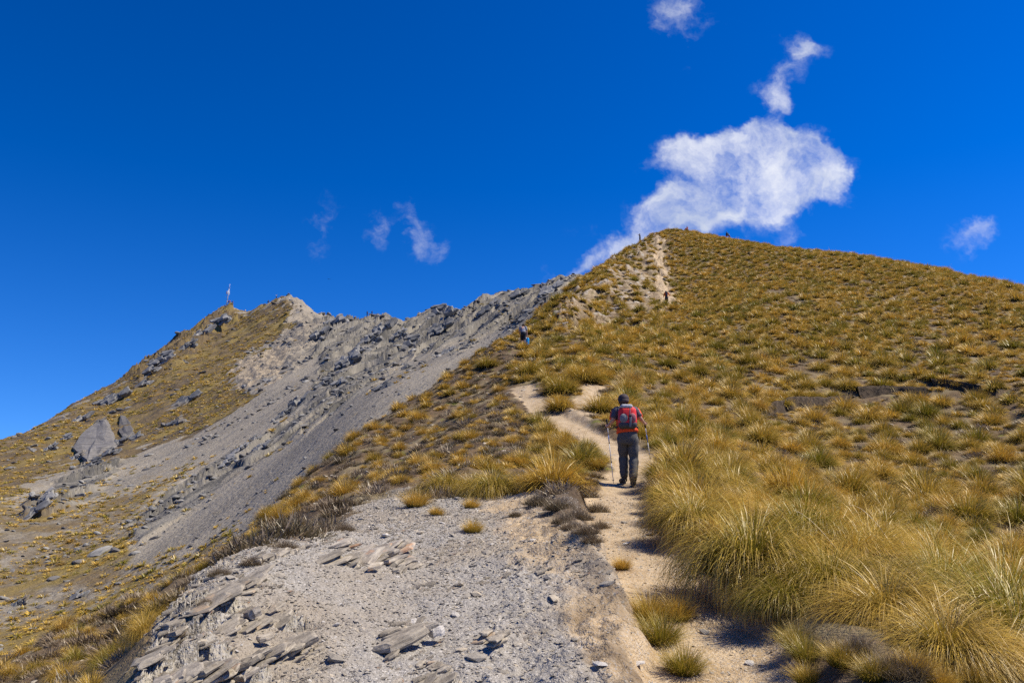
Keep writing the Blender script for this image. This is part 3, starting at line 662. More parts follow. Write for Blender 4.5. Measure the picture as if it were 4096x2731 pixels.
def orient(n, upw, rng, tiltj=0.08):
    """matrices -> euler angles for plants leaning with the slope"""
    z = n * (1 - upw) + np.array([0, 0, 1.0]) * upw + rng.randn(*n.shape) * tiltj
    z /= np.linalg.norm(z, axis=1, keepdims=True)
    spin = rng.uniform(-math.pi, math.pi, len(z))
    out = np.empty((len(z), 3))
    for i in range(len(z)):
        q = Vector((0, 0, 1)).rotation_difference(Vector(z[i])) @ Quaternion((0, 0, 1), spin[i])
        out[i] = q.to_euler()
    return out
def scatter(name, P, rot, scl, tint, protos, label, cat, idx=None):
    """one uncountable cover: points carrying instances of a few prototypes"""
    n = len(P)
    me = bpy.data.meshes.new(name); me.vertices.add(n); me.vertices.foreach_set('co', np.asarray(P, np.float32).ravel())
    rng = np.random.RandomState(n)
    attr(me, 'rot', rot, 'FLOAT_VECTOR'); attr(me, 'scl', scl, 'FLOAT_VECTOR'); attr(me, 'tint', tint, 'FLOAT')
    attr(me, 'pick', rng.randint(0, len(protos), n) if idx is None else idx, 'INT')
    pc = bpy.data.collections.new(name + '_forms')
    for k, pm in enumerate(protos): pc.objects.link(bpy.data.objects.new(f'{name}_form_{k:02d}', pm))
    o = obj(name, me); ng = bpy.data.node_groups.new(name, 'GeometryNodeTree')
    ng.interface.new_socket('Geometry', in_out='INPUT', socket_type='NodeSocketGeometry')
    ng.interface.new_socket('Geometry', in_out='OUTPUT', socket_type='NodeSocketGeometry')
    N = ng.nodes; Lk = ng.links
    gi = N.new('NodeGroupInput'); go = N.new('NodeGroupOutput'); ip = N.new('GeometryNodeInstanceOnPoints')
    ci = N.new('GeometryNodeCollectionInfo'); ci.inputs['Collection'].default_value = pc
    ci.inputs['Separate Children'].default_value = True; ci.inputs['Reset Children'].default_value = True
    def na(nm, dt):
        q = N.new('GeometryNodeInputNamedAttribute'); q.data_type = dt; q.inputs['Name'].default_value = nm; return q.outputs[0]
    e2r = N.new('FunctionNodeEulerToRotation'); Lk.new(na('rot', 'FLOAT_VECTOR'), e2r.inputs[0])
    Lk.new(gi.outputs[0], ip.inputs['Points']); Lk.new(ci.outputs[0], ip.inputs['Instance'])
    ip.inputs['Pick Instance'].default_value = True
    Lk.new(na('pick', 'INT'), ip.inputs['Instance Index']); Lk.new(e2r.outputs[0], ip.inputs['Rotation']); Lk.new(na('scl', 'FLOAT_VECTOR'), ip.inputs['Scale'])
    Lk.new(ip.outputs[0], go.inputs[0])
    md = o.modifiers.new('scatter', 'NODES'); md.node_group = ng
    return tag(o, label, cat, kind='stuff')
def spaced(x, y, d):
    """indices of a random subset with spacing at least d (array)"""
    cell = {}; keep = []; cs = 1.2
    for i in range(len(x)):
        cx, cy = int(x[i] // cs), int(y[i] // cs); ok = True
        for a_ in (-1, 0, 1):
            for b_ in (-1, 0, 1):
                for j in cell.get((cx + a_, cy + b_), ()):
                    if (x[i] - x[j]) ** 2 + (y[i] - y[j]) ** 2 < (0.5 * (d[i] + d[j])) ** 2: ok = False; break
                if not ok: break
            if not ok: break
        if ok: cell.setdefault((cx, cy), []).append(i); keep.append(i)
    return np.array(keep)
def one(name, me, loc, rot, scl, tint, label, cat, group=None):
    o = obj(name, me); o.location = loc; o.rotation_euler = rot
    o.scale = scl if isinstance(scl, (tuple, list, np.ndarray)) else (scl, scl, scl)
    o['tint'] = float(tint); return tag(o, label, cat, group)
RG = np.random.RandomState(21)
def zoneA_at(x, y):
    i, j, fa_, fr_ = LA._idx(x, y); return zoneA[i, j]
# hero tussocks, placed by the pixel of their base: px, py, width px, height factor, tint, label
HEROES = [
 (2800, 1990, 310, .95, .45, 'olive-gold tussock right of the trail beside the hiker with poles'),
 (2835, 2075, 300, .95, .62, 'pale gold tussock behind the largest one right of the trail'),
 (2765, 2115, 330, 1.0, .45, 'rounded tussock leaning over the trail just below the hiker'),
 (3005, 2310, 540, 1.15, .40, 'largest green-gold tussock arching over the right edge of the trail'),
 (3150, 2440, 340, .85, .22, 'bright green tussock in front of the largest tussock by the trail'),
 (3330, 2400, 470, 1.0, .38, 'broad tangled tussock right of the bright green one'),
 (3560, 2480, 430, .95, .60, 'brownish tussock above the dark soil hollow at lower right'),
 (3790, 2640, 400, 1.15, .55, 'hanging tussock with long pale blades near the lower right corner'),
 (3960, 2690, 330, 1.0, .66, 'golden tussock at the lower right corner beyond the hanging one'),
 (3180, 2240, 330, .8, .66, 'straw-coloured tussock on the crest behind the tangled one'),
 (3420, 2260, 380, .8, .60, 'golden tussock under the two long pale seed stalks'),
 (4080, 2560, 250, .9, .42, 'dark green tussock cut by the right picture edge')]
HEROXY = []
for k, (px, py, wpx, hf, ti, lab) in enumerate(HEROES):
    p = LA.hit(px, py, rmin=3.5); r = p.length
    s = wpx * r / F / 1.25
    HEROXY.append((p.x, p.y, s * 0.45))
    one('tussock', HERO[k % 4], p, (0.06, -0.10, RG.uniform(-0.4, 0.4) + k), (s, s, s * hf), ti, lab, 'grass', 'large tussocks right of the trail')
SMALLG = [  # clumps left of the trail and on the gravel: px, py, width px, tint, proto, label
 (1790, 1962, 190, .45, 'T', 'green-gold tussock at the left of the pair above the gravel'),
 (1970, 1978, 250, .40, 'T', 'wide green tussock above the gravel, in front of the slope'),
 (2120, 1940, 95, .62, 'U', 'golden grass clump right of the wide green tussock above the gravel'),
 (2215, 1890, 110, .5, 'U', 'green grass clump left of the trail level with the hiker'),
 (2235, 1800, 100, .66, 'U', 'brown-gold grass clump beside the grey gravel stretch of trail'),
 (1665, 2025, 130, .85, 'U', 'short straw-yellow grass clump at the top edge of the gravel'),
 (1890, 2128, 95, .60, 'U', 'small brown-green grass clump alone on the gravel'),
 (1885, 2032, 80, .75, 'U', 'tiny brown grass clump above the lone one on the gravel'),
 (1745, 2060, 70, .78, 'U', 'tiny reddish-brown grass clump at the left on the upper gravel'),
 (2595, 2480, 200, .48, 'U', 'grey-green grass clump on the left edge of the lower trail'),
 (2705, 2478, 170, .55, 'U', 'upright brownish grass clump closest to the middle of the trail'),
 (2640, 2570, 210, .25, 'U', 'dark green grass clump on the left edge of the lower trail'),
 (2735, 2690, 190, .30, 'U', 'lowest green grass clump on the left edge of the trail'),
 (2488, 2275, 90, .85, 'U', 'small brown grass tuft below the dark soil bank'),
 (2390, 1872, 90, .60, 'U', 'brown-green tuft at the left of the hiker\'s feet'),
 (3190, 2590, 161, .30, 'U', 'low green grass mat right of the trail near the bottom'),
 (3230, 2640, 161, .22, 'U', 'bright green low grass in the hollow at the bottom'),
 (3370, 2660, 161, .40, 'U', 'olive low grass under the tangled tussock'),
 (3230, 2730, 136, .45, 'U', 'low grass at the bottom edge beside the trail'),
 (3500, 2715, 161, .35, 'U', 'low green grass left of the hanging tussock at the bottom edge') ,(2245, 1570, 190, .38, 'T', 'green tussock at the top between the two branches of the trail'), (2238, 1640, 170, .55, 'T', 'brown-edged tussock low between the two branches of the trail'),
 (2400, 1650, 190, .45, 'T', 'tussock right of the short trail branch behind the hiker'), (2330, 1530, 200, .5, 'T', 'tussock at the head of the short trail branch'), (1950, 1470, 130, .35, 'T', 'dark round tussock on the ridge edge below the grey-shirted walker'), (2120, 1500, 170, .4, 'T', 'tussock on the ridge below the grey-shirted walker'), (1850, 1760, 110, .45, 'T', 'lone green tussock in the middle of the brown left slope'), (1735, 1830, 80, .4, 'T', 'small lone tussock left of the one in the middle of the left slope'), (3660, 2690, 161, .62, 'U', 'straw grass hanging in the soil hollow at lower right'), (3900, 2740, 161, .5, 'U', 'grass at the bottom edge under the corner tussock'), (3760, 2740, 124, .7, 'U', 'dry grass at the bottom edge left of the corner tussock')]
for k, (px, py, wpx, ti, pr, lab) in enumerate(SMALLG):
    p = LA.hit(px, py, rmin=3.5); r = p.length
    if pr == 'T': s = wpx * r / F / 1.25; me = (HERO if r < 16 else MID)[(k + 1) % 4]
    else: s = wpx * r / F / 0.68; me = UPRIGHT[k % 3]
    HEROXY.append((p.x, p.y, s * 0.4))
    one('tussock' if pr == 'T' else 'grass_clump', me, p, (0, -0.05, k * 1.3), s, ti, lab, 'grass', 'grass clumps beside the gravel and the trail')
SHRUBS = [(2150, 2015, 150, 'dark twiggy shrub at the left end of the soil bank'), (2235, 2035, 170, 'grey-brown shrub on top of the soil bank left of the trail'),
 (2310, 2075, 160, 'dark shrub over the cut edge of the soil bank'), (2345, 2130, 140, 'lowest dark shrub hanging down the soil bank by the trail'),
 (2290, 2115, 130, 'brown shrub on the face of the soil bank'), (2365, 2165, 120, 'brown shrub at the foot of the soil bank where it meets the trail'), (2400, 2110, 110, 'dark brown shrub at the trailside corner of the soil bank'), (2255, 2090, 130, 'dark shrub at the upper left of the bank face'), (2385, 2045, 130, 'grey shrub nearest the trail above the soil bank'), (2330, 1985, 170, 'grey twiggy shrub behind the soil bank'), (2060, 2062, 70, 'tiny dark twiggy plant on the gravel'),
 (1375, 2120, 110, 'dark bushy shrub at the edge of the layered rock'), (1140, 2195, 130, 'dark brown shrub on the broken rim left of the layered rock'),
 (1010, 2255, 110, 'brown shrub on the rim above the left rock ledges'), (880, 2300, 110, 'brown shrub at the head of the left rock edge'), (820, 2420, 90, 'dark shrub below the yellow grass by the left rock edge'),
 (700, 2540, 90, 'small grey shrub against the left rock edge'), (3600, 2690, 260, 'grey twiggy shrub in the hollow at the lower right'), (3430, 2600, 180, 'grey-brown shrub beneath the tangled tussock')]
for k, (px, py, wpx, lab) in enumerate(SHRUBS):
    p = LA.hit(px, py, rmin=3.5, rmax=17); s = wpx * p.length / F / 1.0
    one('shrub', SHRN[k % 3], p, (0, 0, k * 1.7), s, 0.2 + 0.5 * RG.rand(), lab, 'shrub', 'low shrubs on the ridge')
SPEARS = [(3385, 1945, 130, 'dark green spiky speargrass rosette among golden tussocks'), (3935, 2050, 110, 'second speargrass rosette, further right and lower'), (2885, 1125, 36, 'dark green speargrass high on the hill below the skyline')]
for k, (px, py, wpx, lab) in enumerate(SPEARS):
    p = LA.hit(px, py, rmin=8); s = wpx * p.length / F / 1.1
    one('speargrass', SPEAR, p, (0, 0, k), s, 0.4, lab, 'plant', 'speargrass rosettes')
    HEROXY.append((p.x, p.y, s * .7))
# random tussock cover of the near ridge
n = 46000
az = RG.uniform(-0.66, 0.66, n); rr = np.sqrt(RG.uniform(5.5 ** 2, 176.0 ** 2, n))
near_n = 5000
az = np.r_[RG.uniform(-0.66, 0.66, near_n), az]; rr = np.r_[np.sqrt(RG.uniform(5.5 ** 2, 26.0 ** 2, near_n)), rr]
x, y = rr * np.sin(az), rr * np.cos(az); z = LA.height(x, y)
px, py = world2pix(x, y, z); zo = zoneA_at(x, y); dpa = line_dist(x, y, path_l)[0]; dbr = line_dist(x, y, branch_l)[0]
right = (px > 2100 + 0.15 * (py - 1500)) | ((rr > 36) & (px > 2120)) | ((py < 1700) & (px > 2230))
keepz = (zo[:, 0] < 0.3) & (zo[:, 1] < 0.35) & (zo[:, 2] < 0.4) & (dpa > 0.75) & (dbr > 0.9)
for ln in scarp_w:
    d, sg = line_dist(x, y, ln); keepz &= ~((sg < 0) & (d < 1.7) & (rr > 20))
patch = fbm2(x * 0.12, y * 0.12, 3, 120)
lefts = ~right
lmask = lefts & (fbm2(x * 0.25, y * 0.25, 3, 130) > -0.06 - 0.1 * (px > 1500))
visA = LA.visible(x, y, 0.012)
hx = np.array(HEROXY); dh = np.full(len(x), 1e9); 
for hx_, hy_, hr_ in HEROXY: dh = np.minimum(dh, np.hypot(x - hx_, y - hy_) - hr_)
lmask |= lefts & (px < 900) & (rr > 8) & (fbm2(x * .4, y * .4, 2, 131) > -.25)
lmask &= ~((rr < 30) & (px > 900) & (RG.rand(len(x)) < .45))
sel = keepz & visA & (dh > 0.25) & ((right & (patch > -0.55)) | lmask)
x, y, z, px, py, rr, right = [q[sel] for q in (x, y, z, px, py, rr, right)]
sc_ = np.where(right, (0.46 + 0.95 * RG.rand(len(x)) ** 1.2), RG.uniform(0.34, 0.88, len(x)))
sc_ = np.where(rr < 14, sc_ * 0.75, sc_); sc_ = np.where(~right & (rr < 30), sc_ * .68, sc_)
k = spaced(x, y, np.where(right, sc_ * 0.88, np.where(px < 900, sc_ * .85, sc_ * 1.5)) + 0.05)
x, y, z, px, py, rr, right, sc_ = [q[k] for q in (x, y, z, px, py, rr, right, sc_)]
nrm = LA.normal(x, y); eul = orient(nrm, 0.45, RG)
tint = np.clip(0.46 + 0.30 * fbm2(x * .15, y * .15, 2, 140) + RG.randn(len(x)) * 0.17, 0, 1)
tint = np.where(right, tint, np.clip(tint + np.where(px < 1000, .06, .20), 0, 1)); sc_ = np.where((px < 1000) & ~right, sc_ * .62, sc_)
P3 = np.c_[x, y, z - 0.02]; scl3 = np.c_[sc_, sc_, sc_ * RG.uniform(0.9, 1.35, len(x))]
inframe = (px > -20) & (px < 4116) & (py < 2750)
size = sc_ / rr * inframe
big = np.zeros(len(x), bool); big[np.argsort(-size)[:262]] = True
def region(px, py, rt, ti, sz):
    hue = 'green' if ti < .36 else 'olive-green' if ti < .44 else 'olive-gold' if ti < .5 else 'golden' if ti < .57 else 'straw-yellow' if ti < .66 else 'straw-brown'
    big_ = 'large' if sz > .95 else 'small' if sz < .6 else 'middle-sized'
    if not rt:
        if px < 1000 and py > 2200: return f'{hue} small tussock on the grassy strip below the left rocks, ' + ('by the left picture edge' if px < 330 else 'halfway along it' if px < 650 else 'at its upper end'), 'tussocks of the lower left strip'
        return f'{hue} {big_} tussock on the brown slope left of the trail, ' + ('close to the gravel' if py > 1900 else 'near the scree edge' if px < 1600 else 'below the grey-shirted walker'), 'tussocks on the left slope'
    if px < 2480: return f'{hue} {big_} tussock on the ridge ahead, ' + ('left of the hiker along the trail' if py > 1600 else 'higher towards the grey-shirted walker'), 'tussocks on the ridge ahead'
    col = 'straight right of the hiker' if px < 2900 else 'below the left scarp end' if px < 3250 else 'around the speargrass column' if px < 3600 else 'towards the right picture edge'
    if py < 1600: return f'{hue} {big_} tussock above the soil scarp, ' + col.replace('below', 'above'), 'tussocks above the scarp'
    if py < 1800: return f'{hue} {big_} tussock just under the soil scarp, {col}', 'tussocks below the scarp'
    if py < 2000: return f'{hue} {big_} tussock on the middle right slope, {col}', 'tussocks on the middle right slope'
    return f'{hue} {big_} tussock in the right dip, {col}', 'tussocks in the right dip'
for i in np.where(big)[0]:
    lab, grp = region(px[i], py[i], right[i], tint[i], sc_[i])
    me = HERO[i % 4] if rr[i] < 11 else MID[i % 5]
    one('tussock', me, P3[i], tuple(eul[i]), tuple(scl3[i]), tint[i], lab, 'grass', grp)
M_SOIL, t_ = new_mat('dark_soil')
g_ = t_.n.new('ShaderNodeNewGeometry'); n_ = t_.noise(g_.outputs['Position'], 5.0, 5, .65)
finish(t_, t_.mix(t_.mr(n_.outputs[0], .35, .65), (.035, .025, .016), (.10, .072, .045)), .95, n_.outputs[0], 1.0, .06)
for si_, ln in enumerate(scarp_w):      # overhanging lips of bare dark soil
    pts = []
    for a_, b_ in zip(ln[:-1], ln[1:]):
        L_ = math.hypot(b_[0] - a_[0], b_[1] - a_[1]); nn = max(2, int(L_ / .16))
        pts += [(a_[0] + (b_[0] - a_[0]) * q / nn, a_[1] + (b_[1] - a_[1]) * q / nn) for q in range(nn)]
    pts = np.array(pts + [ln[-1]]); N_ = len(pts); env = np.minimum(1, np.minimum(np.arange(N_), np.arange(N_)[::-1]) / 5.0)
    w1 = fbm2(pts[:, 0] * .9, pts[:, 1] * .9, 3, 201); w2 = fbm2(pts[:, 0] * 2.5, pts[:, 1] * 2.5, 3, 203); hh = env * np.clip(.15 + .30 * w1, .03, .28)
    rows = []
    for off, dz in ((.75, .0), (.30, .08), (.02, .05), (-.06, -.12), (-.13, -.45), (-.22, -.9), (-.55, -1.2)):
        yy = pts[:, 1] + off + .16 * w1 + .10 * w2; hz_ = LA.height(pts[:, 0], pts[:, 1] + .8)
        rows.append(np.c_[pts[:, 0], yy, hz_ - .05 + (dz if dz > 0 else dz * 1.0) * hh * (1.0 if dz > 0 else 1.6) + .03 * w2])
    for q_, (lo_, f_) in enumerate(((.02, .35), (-.04, .7), (-.2, 1.0))):      # foot of the bank goes into the slope below
        r_ = rows[4 + q_]; g0 = LA.height(r_[:, 0], r_[:, 1]) + lo_; r_[:, 2] = np.minimum(r_[:, 2], g0) if f_ == 1.0 else r_[:, 2] * (1 - f_) + np.minimum(r_[:, 2], g0) * f_
    V = np.stack(rows, 1).reshape(-1, 3)
    o_ = obj('soil_bank', mesh_np('soil_bank', V - V.mean(0), grid_faces(N_, 7)[:, ::-1], M_SOIL)); o_.location = V.mean(0)
    tag(o_, ['left dark overhanging soil bank slumped across the right hillside', 'middle dark overhanging soil bank on the right hillside', 'right end of the dark slumped soil bank on the hillside'][si_], 'soil bank', 'slumped soil banks')
kk_ = 0
for ln in scarp_w:      # tussocks hanging over the lip of the soil scarp
    for a_, b_ in zip(ln[:-1], ln[1:]):
        L_ = math.hypot(b_[0] - a_[0], b_[1] - a_[1])
        for q in np.arange(.2, L_, 1.0):
            X_, Y_ = a_[0] + (b_[0] - a_[0]) * q / L_, a_[1] + (b_[1] - a_[1]) * q / L_; sc1 = RG.uniform(.6, .95); Y_ += .75
            one('tussock', MID[kk_ % 5], (X_, Y_, float(LA.height(X_, Y_)) + .02), (.25, 0, RG.uniform(-.4, .4)), (sc1, sc1, sc1 * .8), RG.uniform(.3, .7), 'tussock hanging over the dark soil scarp, ' + ['left', 'middle', 'right'][scarp_w.index(ln)] + ' section, ' + ('left end' if a_ is ln[0] else 'right end' if b_ is ln[-1] else 'middle'), 'grass', 'tussocks along the soil scarp'); kk_ += 1
far_ = (rr > 38) & ~big; mid_ = ~far_ & ~big
scatter('tussock_cover', P3[far_], eul[far_], scl3[far_], tint[far_], FAR, 'golden tussock cover over the upper part of the near hill', 'grass')
scatter('tussock_cover', P3[mid_], eul[mid_], scl3[mid_], tint[mid_], MID, 'scattered smaller tussocks between the large ones on the near ridge', 'grass')
# low brown shrub mat between the tussocks
n = 34000
az = RG.uniform(-0.66, 0.62, n); rr = np.exp(RG.uniform(math.log(6.5), math.log(120.0), n))
x, y = rr * np.sin(az), rr * np.cos(az); z = LA.height(x, y); px, py = world2pix(x, y, z); zo = zoneA_at(x, y)
ls = (px < 2120 + 0.15 * (py - 1500)) & (fbm2(x * 0.3, y * 0.3, 3, 150) > -0.25)
sel = (zo[:, 0] < .3) & (zo[:, 1] < .35) & (zo[:, 2] < .4) & (line_dist(x, y, path_l)[0] > 0.7) & LA.visible(x, y, 0.01) & (ls | (RG.rand(n) < 0.5))
x, y, z, rr, px, py = [q[sel] for q in (x, y, z, rr, px, py)]
s_ = RG.uniform(0.35, 1.0, len(x)); k = spaced(x, y, s_ * 0.8)
x, y, z, rr, s_ = [q[k] for q in (x, y, z, rr, s_)]
eul = orient(LA.normal(x, y), 0.4, RG, 0.15); ti = RG.uniform(0, 1, len(x))
scatter('shrub_cover', np.c_[x, y, z - .02], eul, np.c_[s_, s_, s_ * RG.uniform(.5, .95, len(x))], ti, SHRM, 'low brown shrub and moss cover on the near ridge slopes', 'shrubs')
# short tufts filling the gaps of the hillside
n = 36000
az = RG.uniform(-0.30, 0.64, n); rr = np.sqrt(RG.uniform(9.0 ** 2, 172.0 ** 2, n)); x, y = rr * np.sin(az), rr * np.cos(az); z = LA.height(x, y); zo = zoneA_at(x, y); px, py = world2pix(x, y, z)
sel = ((px > 2080) | (RG.rand(n) < .3)) & (zo[:, 0] < .25) & (zo[:, 1] < .3) & (zo[:, 2] < .3) & (zo[:, 3] > .7) & (line_dist(x, y, path_l)[0] > .8) & LA.visible(x, y, .01) & (fbm2(x * .22, y * .22, 3, 155) > -.12) & (px > 1700)
x, y, z = x[sel], y[sel], z[sel]; s_ = RG.uniform(.22, .48, len(x)); k = spaced(x, y, s_ * .9); x, y, z, s_ = [q[k] for q in (x, y, z, s_)]
scatter('tuft_cover', np.c_[x, y, z - .02], orient(LA.normal(x, y), .4, RG, .12), np.c_[s_, s_, s_ * RG.uniform(.7, 1.2, len(x))], np.clip(.78 + RG.randn(len(x)) * .15, 0, 1), FAR, 'short dry tufts between the tussocks of the near hill', 'grass')
# far mountain tussocks
n = 110000
az = RG.uniform(-0.62, 0.10, n); rr = np.exp(RG.uniform(math.log(70), math.log(480), n))
x, y = rr * np.sin(az), rr * np.cos(az); z = LB.height(x, y); px, py = world2pix(x, y, z)
i_, j_, _, _ = LB._idx(x, y); zb = zoneB[i_, j_]
u_, v_ = FU[i_, j_], FV[i_, j_]
pt = fbm2(u_ * 0.03, v_ * 0.08, 3, 160)
pr = zb[:, 0] * np.clip(0.65 + 1.6 * pt, 0, 1) * (1 + .8 * (rr < 160)) * np.clip(rr / 200, .55, 1.2) + (1 - zb[:, 0]) * 0.018 * (pt > 0.1)
pr = np.where(zb[:, 2] > .3, pr * .1, pr)
sel = (RG.rand(n) < pr) & LB.visible(x, y, 0.006)
x, y, z, rr, px, py = [q[sel] for q in (x, y, z, rr, px, py)]
s_ = (.28 + .95 * RG.rand(len(x)) ** 1.6) * np.where(rr < 170, 1.15, np.clip(rr / 190, 0.85, 1.35)); k = spaced(x, y, np.minimum(s_, 1.15)); x, y, z, rr, s_ = [q[k] for q in (x, y, z, rr, s_)]
eul = orient(LB.normal(x, y, 1.0), 0.35, RG); ti = np.clip(0.55 + RG.randn(len(x)) * .2, 0, 1)
scatter('mountain_tussock_cover', np.c_[x, y, z - .05], eul, np.c_[s_, s_, s_ * .8], ti, TINY, 'golden-brown tussock cover on the far mountain face', 'grass')
# two long arching seed stalks
def stalk(name, a, b, h, label):
    A = LA.hit(*a, rmin=3.5); B0 = pix2dir(*b); dist = A.length + 0.25
    B = Vector((0, 0, EYE)) + B0 * (dist)
    pts = [A.lerp(B, q) + Vector((0, 0, h * 4 * q * (1 - q) * (0.6 + .4 * q))) for q in np.linspace(0, 1, 9)]
    V, Fc, cl = [], [], []
    for i, p in enumerate(pts):
        w = 0.006 * (1 - 0.6 * i / 8)
        for kk in range(4): V.append(p + Vector((math.cos(kk * 1.571) * w, math.sin(kk * 1.571) * w * .5, math.sin(kk * 1.571) * w))); cl.append((i / 8, .4, .7))
        if i: Fc += [((i - 1) * 4 + kk, (i - 1) * 4 + (kk + 1) % 4, i * 4 + (kk + 1) % 4, i * 4 + kk) for kk in range(4)]
    me = mesh_np(name, [tuple(v) for v in V], Fc, M_STALK); attr(me, 'blade', np.array(cl, float))
    o = obj(name, me); o['tint'] = 0.7; return tag(o, label, 'grass stalk', 'long pale seed stalks')
stalk('seed_stalk', (3420, 2300), (3180, 2040), 0.10, 'left of two long pale seed stalks arching over the tussocks')
stalk('seed_stalk', (3640, 2300), (3390, 2020), 0.22, 'right of two long pale seed stalks arching over the tussocks')
# ------------------------------------------------------------------ rocks
def rock_mat(name, dark, light, stain, scale=6.0, stainlo=.62, fol=True):
    m, t = new_mat(name)
    tcn = t.n.new('ShaderNodeTexCoord'); oi = t.n.new('ShaderNodeObjectInfo')
    P = t.vmath('ADD', tcn.outputs['Object'], t.vmath('SCALE', t.node('ShaderNodeCombineXYZ', X=oi.outputs['Random'], Y=oi.outputs['Random'], Z=oi.outputs['Random']).outputs[0], sc=37.0))
    q = t.mapping(P, scale=(1.0, 2.2, 9.0)) if fol else P
    a = t.noise(q, scale, 5, .65); b = t.noise(P, scale * 4, 4, .65); d = t.noise(P, scale * .6, 3)
    c = t.mix(t.mr(a.outputs[0], .34, .66), dark, light)
    c = t.mix(t.math('MULTIPLY', t.mr(b.outputs[0], .5, .72), .6), c, tuple(min(1, v * 1.22) for v in light))
    c = t.mix(t.mr(d.outputs[0], stainlo, stainlo + .1), c, stain)
    v = t.math('ADD', .80, t.math('MULTIPLY', oi.outputs['Random'], .4))
    c = t.mix(1.0, c, t.node('ShaderNodeCombineColor', Red=v, Green=v, Blue=v).outputs[0], 'MULTIPLY')
    h = t.math('ADD', t.math('MULTIPLY', a.outputs[0], 1.0), t.math('MULTIPLY', b.outputs[0], .5))
    finish(t, c, .85, h, .7, .02 * 6 / scale, .25)
    return m
M_SCH = rock_mat('schist', (0.20, .172, .132), (0.40, .35, .27), (0.42, .31, .20))
M_SCHR = rock_mat('rusty_schist', (0.22, .19, .155), (0.44, .39, .31), (0.42, .255, .15), stainlo=.56)
M_QTZ = rock_mat('quartz', (0.50, .46, .40), (0.66, .62, .55), (0.45, .36, .26), fol=False, stainlo=.66)
M_GRY = rock_mat('grey_stone', (0.265, .235, .19), (0.45, .405, .33), (0.38, .31, .22), scale=14)
M_TAN = rock_mat('tan_stone', (0.38, .32, .23), (0.56, .49, .38), (0.42, .28, .16), scale=14)
M_CRAG = rock_mat('crag', (0.115, .118, .12), (0.30, .29, .265), (0.26, .21, .14), scale=.5)
M_BLUE = rock_mat('pale_crag', (0.095, .09, .086), (0.175, .167, .158), (0.24, .20, .15), scale=.35, stainlo=.68)
def slab_me(name, seed, L, Wd, Th, mat, n=9):
    """a split-off plate of schist: jagged outline, chipped rims"""
    R = np.random.RandomState(seed); n = n + R.randint(0, 3)
    th = np.sort(np.linspace(0, 2 * math.pi, n, endpoint=False) + R.uniform(-.28, .28, n))
    rad = R.uniform(.50, 1.08, n) ; sq = np.maximum(np.abs(np.cos(th)), np.abs(np.sin(th))) ** -0.55
    ox, oy = np.cos(th) * rad * sq * L / 2, np.sin(th) * rad * sq * Wd / 2
    V = []; rings = [(0.86, -Th / 2), (1.0, -Th * .18), (.97, Th * .22), (.84, Th / 2)]
    for s, zz in rings:
        jr = R.uniform(.93, 1.05, n)
        V += [(ox[i] * s * jr[i], oy[i] * s * jr[i], zz + R.uniform(-.12, .12) * Th) for i in range(n)]
    V += [(0, 0, -Th / 2), (0, 0, Th * .52)]
    Fc = []
    for k in range(3):
        for i in range(n):
            j = (i + 1) % n; a, b, c, d = k * n + i, k * n + j, (k + 1) * n + j, (k + 1) * n + i
            Fc += [(a, b, c), (a, c, d)]
    for i in range(n):
        j = (i + 1) % n; Fc += [(4 * n, j, i), (4 * n + 1, 3 * n + i, 3 * n + j)]
    return mesh_np(name, V, Fc, mat, smooth=False)
def stone_me(name, seed, mat, flat=.55, sub=2, cuts=9, stretch=1.35):
    R = np.random.RandomState(seed); bm = bmesh.new(); bmesh.ops.create_icosphere(bm, subdivisions=sub, radius=1.0)
    V = np.array([v.co[:] for v in bm.verts])
    for _ in range(cuts):
        nn = R.randn(3); nn /= np.linalg.norm(nn); d = R.uniform(.52, .82); q = V @ nn
        V = np.where((q > d)[:, None], V - (q - d)[:, None] * nn, V)
    V += R.randn(*V.shape) * .018
    V *= np.array([stretch, 1.0, flat]) * .62
    Fc = np.array([[v.index for v in f.verts] for f in bm.faces]); bm.free()
    return mesh_np(name, V, Fc, mat, smooth=False)
def basis(e1, n):
    n = Vector(n).normalized(); e1 = Vector(e1); e1 = (e1 - n * e1.dot(n)).normalized(); e2 = n.cross(e1)
    return Matrix((e1, e2, n)).transposed()
RR_ = random.Random(5)
FOL = basis((0.74, 0.60, 0.26), (-0.26, -0.22, 0.93))
FOLE = FOL.to_euler()
def outcrop(label, anchor, plates, mat=M_SCH, cat='rock', seed=0, group='schist outcrops in the foreground', tilt=(0, 0, 0)):
    """anchor px/py; plates: (px, py, length px, depth factor, thick px, lift m)"""
    A = LA.hit(*anchor, rmin=3.2, rmax=16)
    root = empty('rock_outcrop', A); tag(root, label, cat, group)
    rg = random.Random(seed)
    for k, pl in enumerate(plates):
        px, py, lpx, df, tpx, lift = pl[:6]; mt = pl[6] if len(pl) > 6 else mat
        p = LA.hit(px, py, rmin=3.2, rmax=16); r = p.length
        L = lpx * r / F; me = slab_me('slab', seed * 50 + k, L, L * df, tpx * r / F, mt)
        o = obj('slab', me, root)
        R = (FOL.to_4x4() @ Euler((rg.uniform(-.16, .16) + tilt[0], rg.uniform(-.16, .16) + tilt[1], rg.uniform(-.6, .6) + tilt[2])).to_matrix().to_4x4())
        o.rotation_euler = R.to_euler(); o.location = p - A + Vector((0, 0, lift))
    return root
